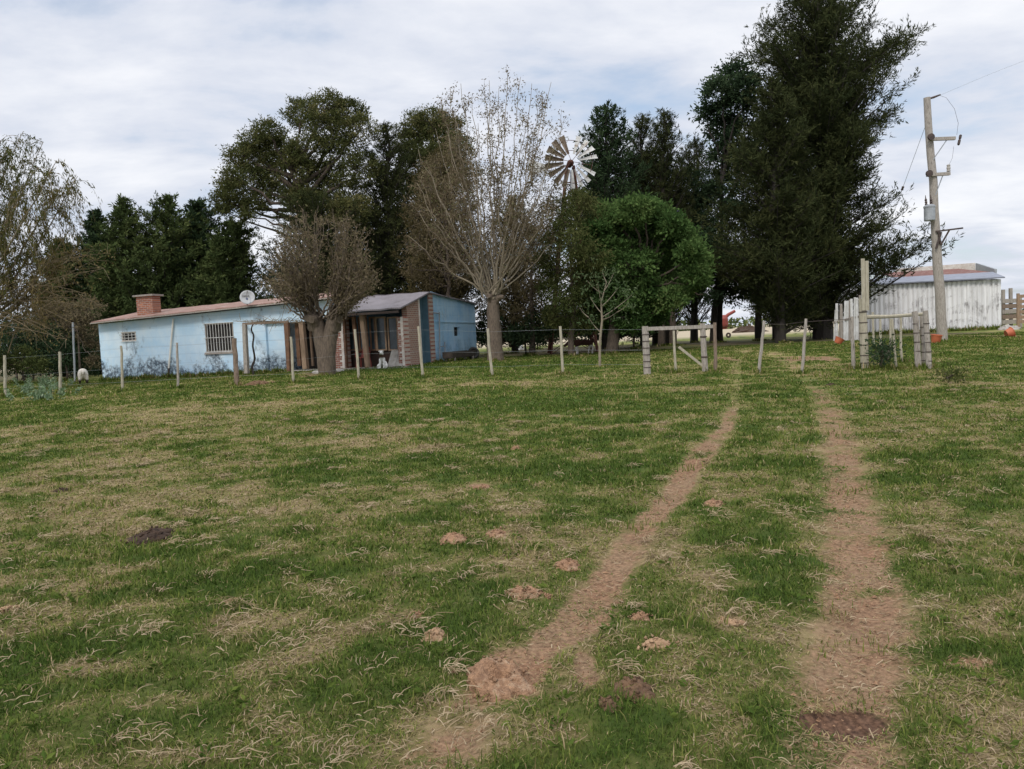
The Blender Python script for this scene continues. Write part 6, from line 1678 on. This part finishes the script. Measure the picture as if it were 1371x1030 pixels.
def skin_body(name, nodes, edges, origin, rot, scale, mat, label, cat):
    me = bpy.data.meshes.new(name); c, s = math.cos(rot), math.sin(rot)
    V = [(x * scale, y * scale, z * scale) for (x, y, z), r in nodes]
    me.from_pydata(V, edges, []); o = bpy.data.objects.new(name, me); COL.objects.link(o)
    md = o.modifiers.new('skin', 'SKIN'); md.use_smooth_shade = True; md.branch_smoothing = .6
    if not me.skin_vertices: me.skin_vertices.new() if hasattr(me.skin_vertices, 'new') else None
    for i, (p, r) in enumerate(nodes):
        me.skin_vertices[0].data[i].radius = (r * scale, r * scale)
    me.skin_vertices[0].data[0].use_root = True
    o.modifiers.new('sub', 'SUBSURF').levels = 2; o.modifiers['sub'].render_levels = 2
    dg = bpy.context.evaluated_depsgraph_get(); dg.update()
    m2 = bpy.data.meshes.new_from_object(o.evaluated_get(dg)); o.modifiers.clear(); o.data = m2; m2.materials.clear(); m2.materials.append(mat)
    o.location = origin; o.rotation_euler = (0, 0, rot); tag(o, label, cat); return o


def sheep():
    b = hit(112, 514); b[2] = gz(b[0], b[1]); sc_ = 25 * b[1] / F / .74
    m = furmat('dirty white fleece', lambda nt, co, s: mix(nt, mapr(nt, s[2], .14, .22), (.05, .04, .035), mix(nt, mapr(nt, noise(nt, co, 7, 5), .35, .7), (.72, .67, .58), (.52, .46, .38))))
    N = [((0, -.22, .47), .22), ((0, .05, .48), .235), ((0, .28, .47), .20), ((0, .46, .40), .11), ((0, .58, .24), .075), ((0, .66, .12), .045),
         ((-.12, -.26, .26), .085), ((-.13, -.30, .14), .04), ((-.13, -.26, .02), .038), ((.12, -.26, .26), .085), ((.13, -.30, .14), .04), ((.13, -.26, .02), .038),
         ((-.11, .28, .26), .08), ((-.11, .28, .14), .04), ((-.11, .27, .02), .036), ((.11, .28, .26), .08), ((.11, .28, .14), .04), ((.11, .27, .02), .036), ((0, -.43, .50), .05), ((0, -.46, .36), .035),
         ((-.13, .50, .36), .02), ((.13, .50, .36), .02)]
    E = [(0, 1), (1, 2), (2, 3), (3, 4), (4, 5), (0, 6), (6, 7), (7, 8), (0, 9), (9, 10), (10, 11), (2, 12), (12, 13), (13, 14), (2, 15), (15, 16), (16, 17), (0, 18), (18, 19), (3, 20), (3, 21)]
    skin_body('sheep', N, E, b, R(30), sc_, m, 'white woolly sheep seen from behind at the left end of the house', 'sheep')


def dog():
    b = FP(512, 489, -.55); b[2] = gz(b[0], b[1]); sc_ = 25 * b[1] / F / .76

    def fn(nt, co, s):
        chest = mth(nt, 'MULTIPLY', mapr(nt, s[2], .40, .44), mapr(nt, s[2], .58, .53))
        n = mapr(nt, noise(nt, co, 6, 3), .46, .54)
        return mix(nt, mth(nt, 'MAXIMUM', chest, mth(nt, 'MULTIPLY', n, mapr(nt, s[1], .02, .08))), (.72, .70, .66), (.075, .045, .03))
    m = furmat('white and brown coat', fn)
    N = [((0, .18, .14), .13), ((0, .12, .32), .125), ((0, .02, .46), .115), ((0, -.05, .57), .08), ((0, -.09, .66), .088), ((0, -.17, .64), .05), ((0, -.23, .63), .038),
         ((-.08, -.03, .38), .055), ((-.08, -.07, .20), .040), ((-.085, -.09, .04), .036), ((-.085, -.15, .025), .032), ((.08, -.03, .38), .055), ((.08, -.07, .20), .040), ((.085, -.09, .04), .036), ((.085, -.15, .025), .032),
         ((-.14, .10, .14), .085), ((-.17, -.05, .12), .055), ((-.16, -.03, .03), .036), ((-.16, -.12, .025), .032), ((.14, .10, .14), .085), ((.17, -.05, .12), .055), ((.16, -.03, .03), .036), ((.16, -.12, .025), .032),
         ((-.075, -.07, .73), .03), ((-.095, -.07, .68), .022), ((.075, -.07, .73), .03), ((.095, -.07, .68), .022), ((.06, .34, .04), .03), ((.18, .40, .03), .02)]
    E = [(0, 1), (1, 2), (2, 3), (3, 4), (4, 5), (5, 6), (2, 7), (7, 8), (8, 9), (9, 10), (2, 11), (11, 12), (12, 13), (13, 14), (0, 15), (15, 16), (16, 17), (17, 18), (0, 19), (19, 20), (20, 21), (21, 22), (4, 23), (23, 24), (4, 25), (25, 26), (0, 27), (27, 28)]
    skin_body('dog', N, E, b, R(-6), sc_, m, 'white and brown dog sitting on the grass before the veranda, facing us', 'dog')


def calf():
    D = 34.0; b = at(779, 474, D); b[2] = gz(b[0], D); sc_ = 24 * D / F / .86

    def fn(nt, co, s):
        n = noise(nt, co, 3.2, 3)
        leg = mapr(nt, mth(nt, 'ADD', s[2], mth(nt, 'MULTIPLY', mth(nt, 'SUBTRACT', n, .5), .25)), .36, .40)
        return mix(nt, leg, (.62, .58, .54), mix(nt, n, (.035, .018, .014), (.07, .035, .026)))
    m = furmat('dark brown hide with white legs', fn)
    N = [((.42, 0, .62), .17), ((.10, 0, .62), .19), ((-.25, 0, .63), .18), ((-.46, 0, .66), .11), ((-.62, 0, .60), .09), ((-.76, 0, .50), .075), ((-.86, 0, .42), .052),
         ((.46, -.11, .44), .09), ((.53, -.11, .28), .045), ((.49, -.11, .14), .036), ((.49, -.11, .02), .04), ((.44, .11, .44), .09), ((.40, .11, .28), .045), ((.36, .11, .14), .036), ((.36, .11, .02), .04),
         ((-.27, -.10, .42), .075), ((-.29, -.10, .24), .042), ((-.27, -.10, .12), .036), ((-.28, -.10, .02), .04), ((-.22, .10, .42), .075), ((-.18, .10, .24), .042), ((-.16, .10, .12), .036), ((-.17, .10, .02), .04),
         ((-.60, -.14, .66), .028), ((-.60, .14, .66), .028), ((.60, 0, .66), .03), ((.66, 0, .40), .022)]
    E = [(0, 1), (1, 2), (2, 3), (3, 4), (4, 5), (5, 6), (0, 7), (7, 8), (8, 9), (9, 10), (0, 11), (11, 12), (12, 13), (13, 14), (2, 15), (15, 16), (16, 17), (17, 18), (2, 19), (19, 20), (20, 21), (21, 22), (4, 23), (4, 24), (0, 25), (25, 26)]
    skin_body('calf', N, E, b, R(8), sc_, m, 'dark brown calf with white legs standing in the shade of the grove', 'calf')


sheep(); dog(); calf()


make_grass()
make_straw()
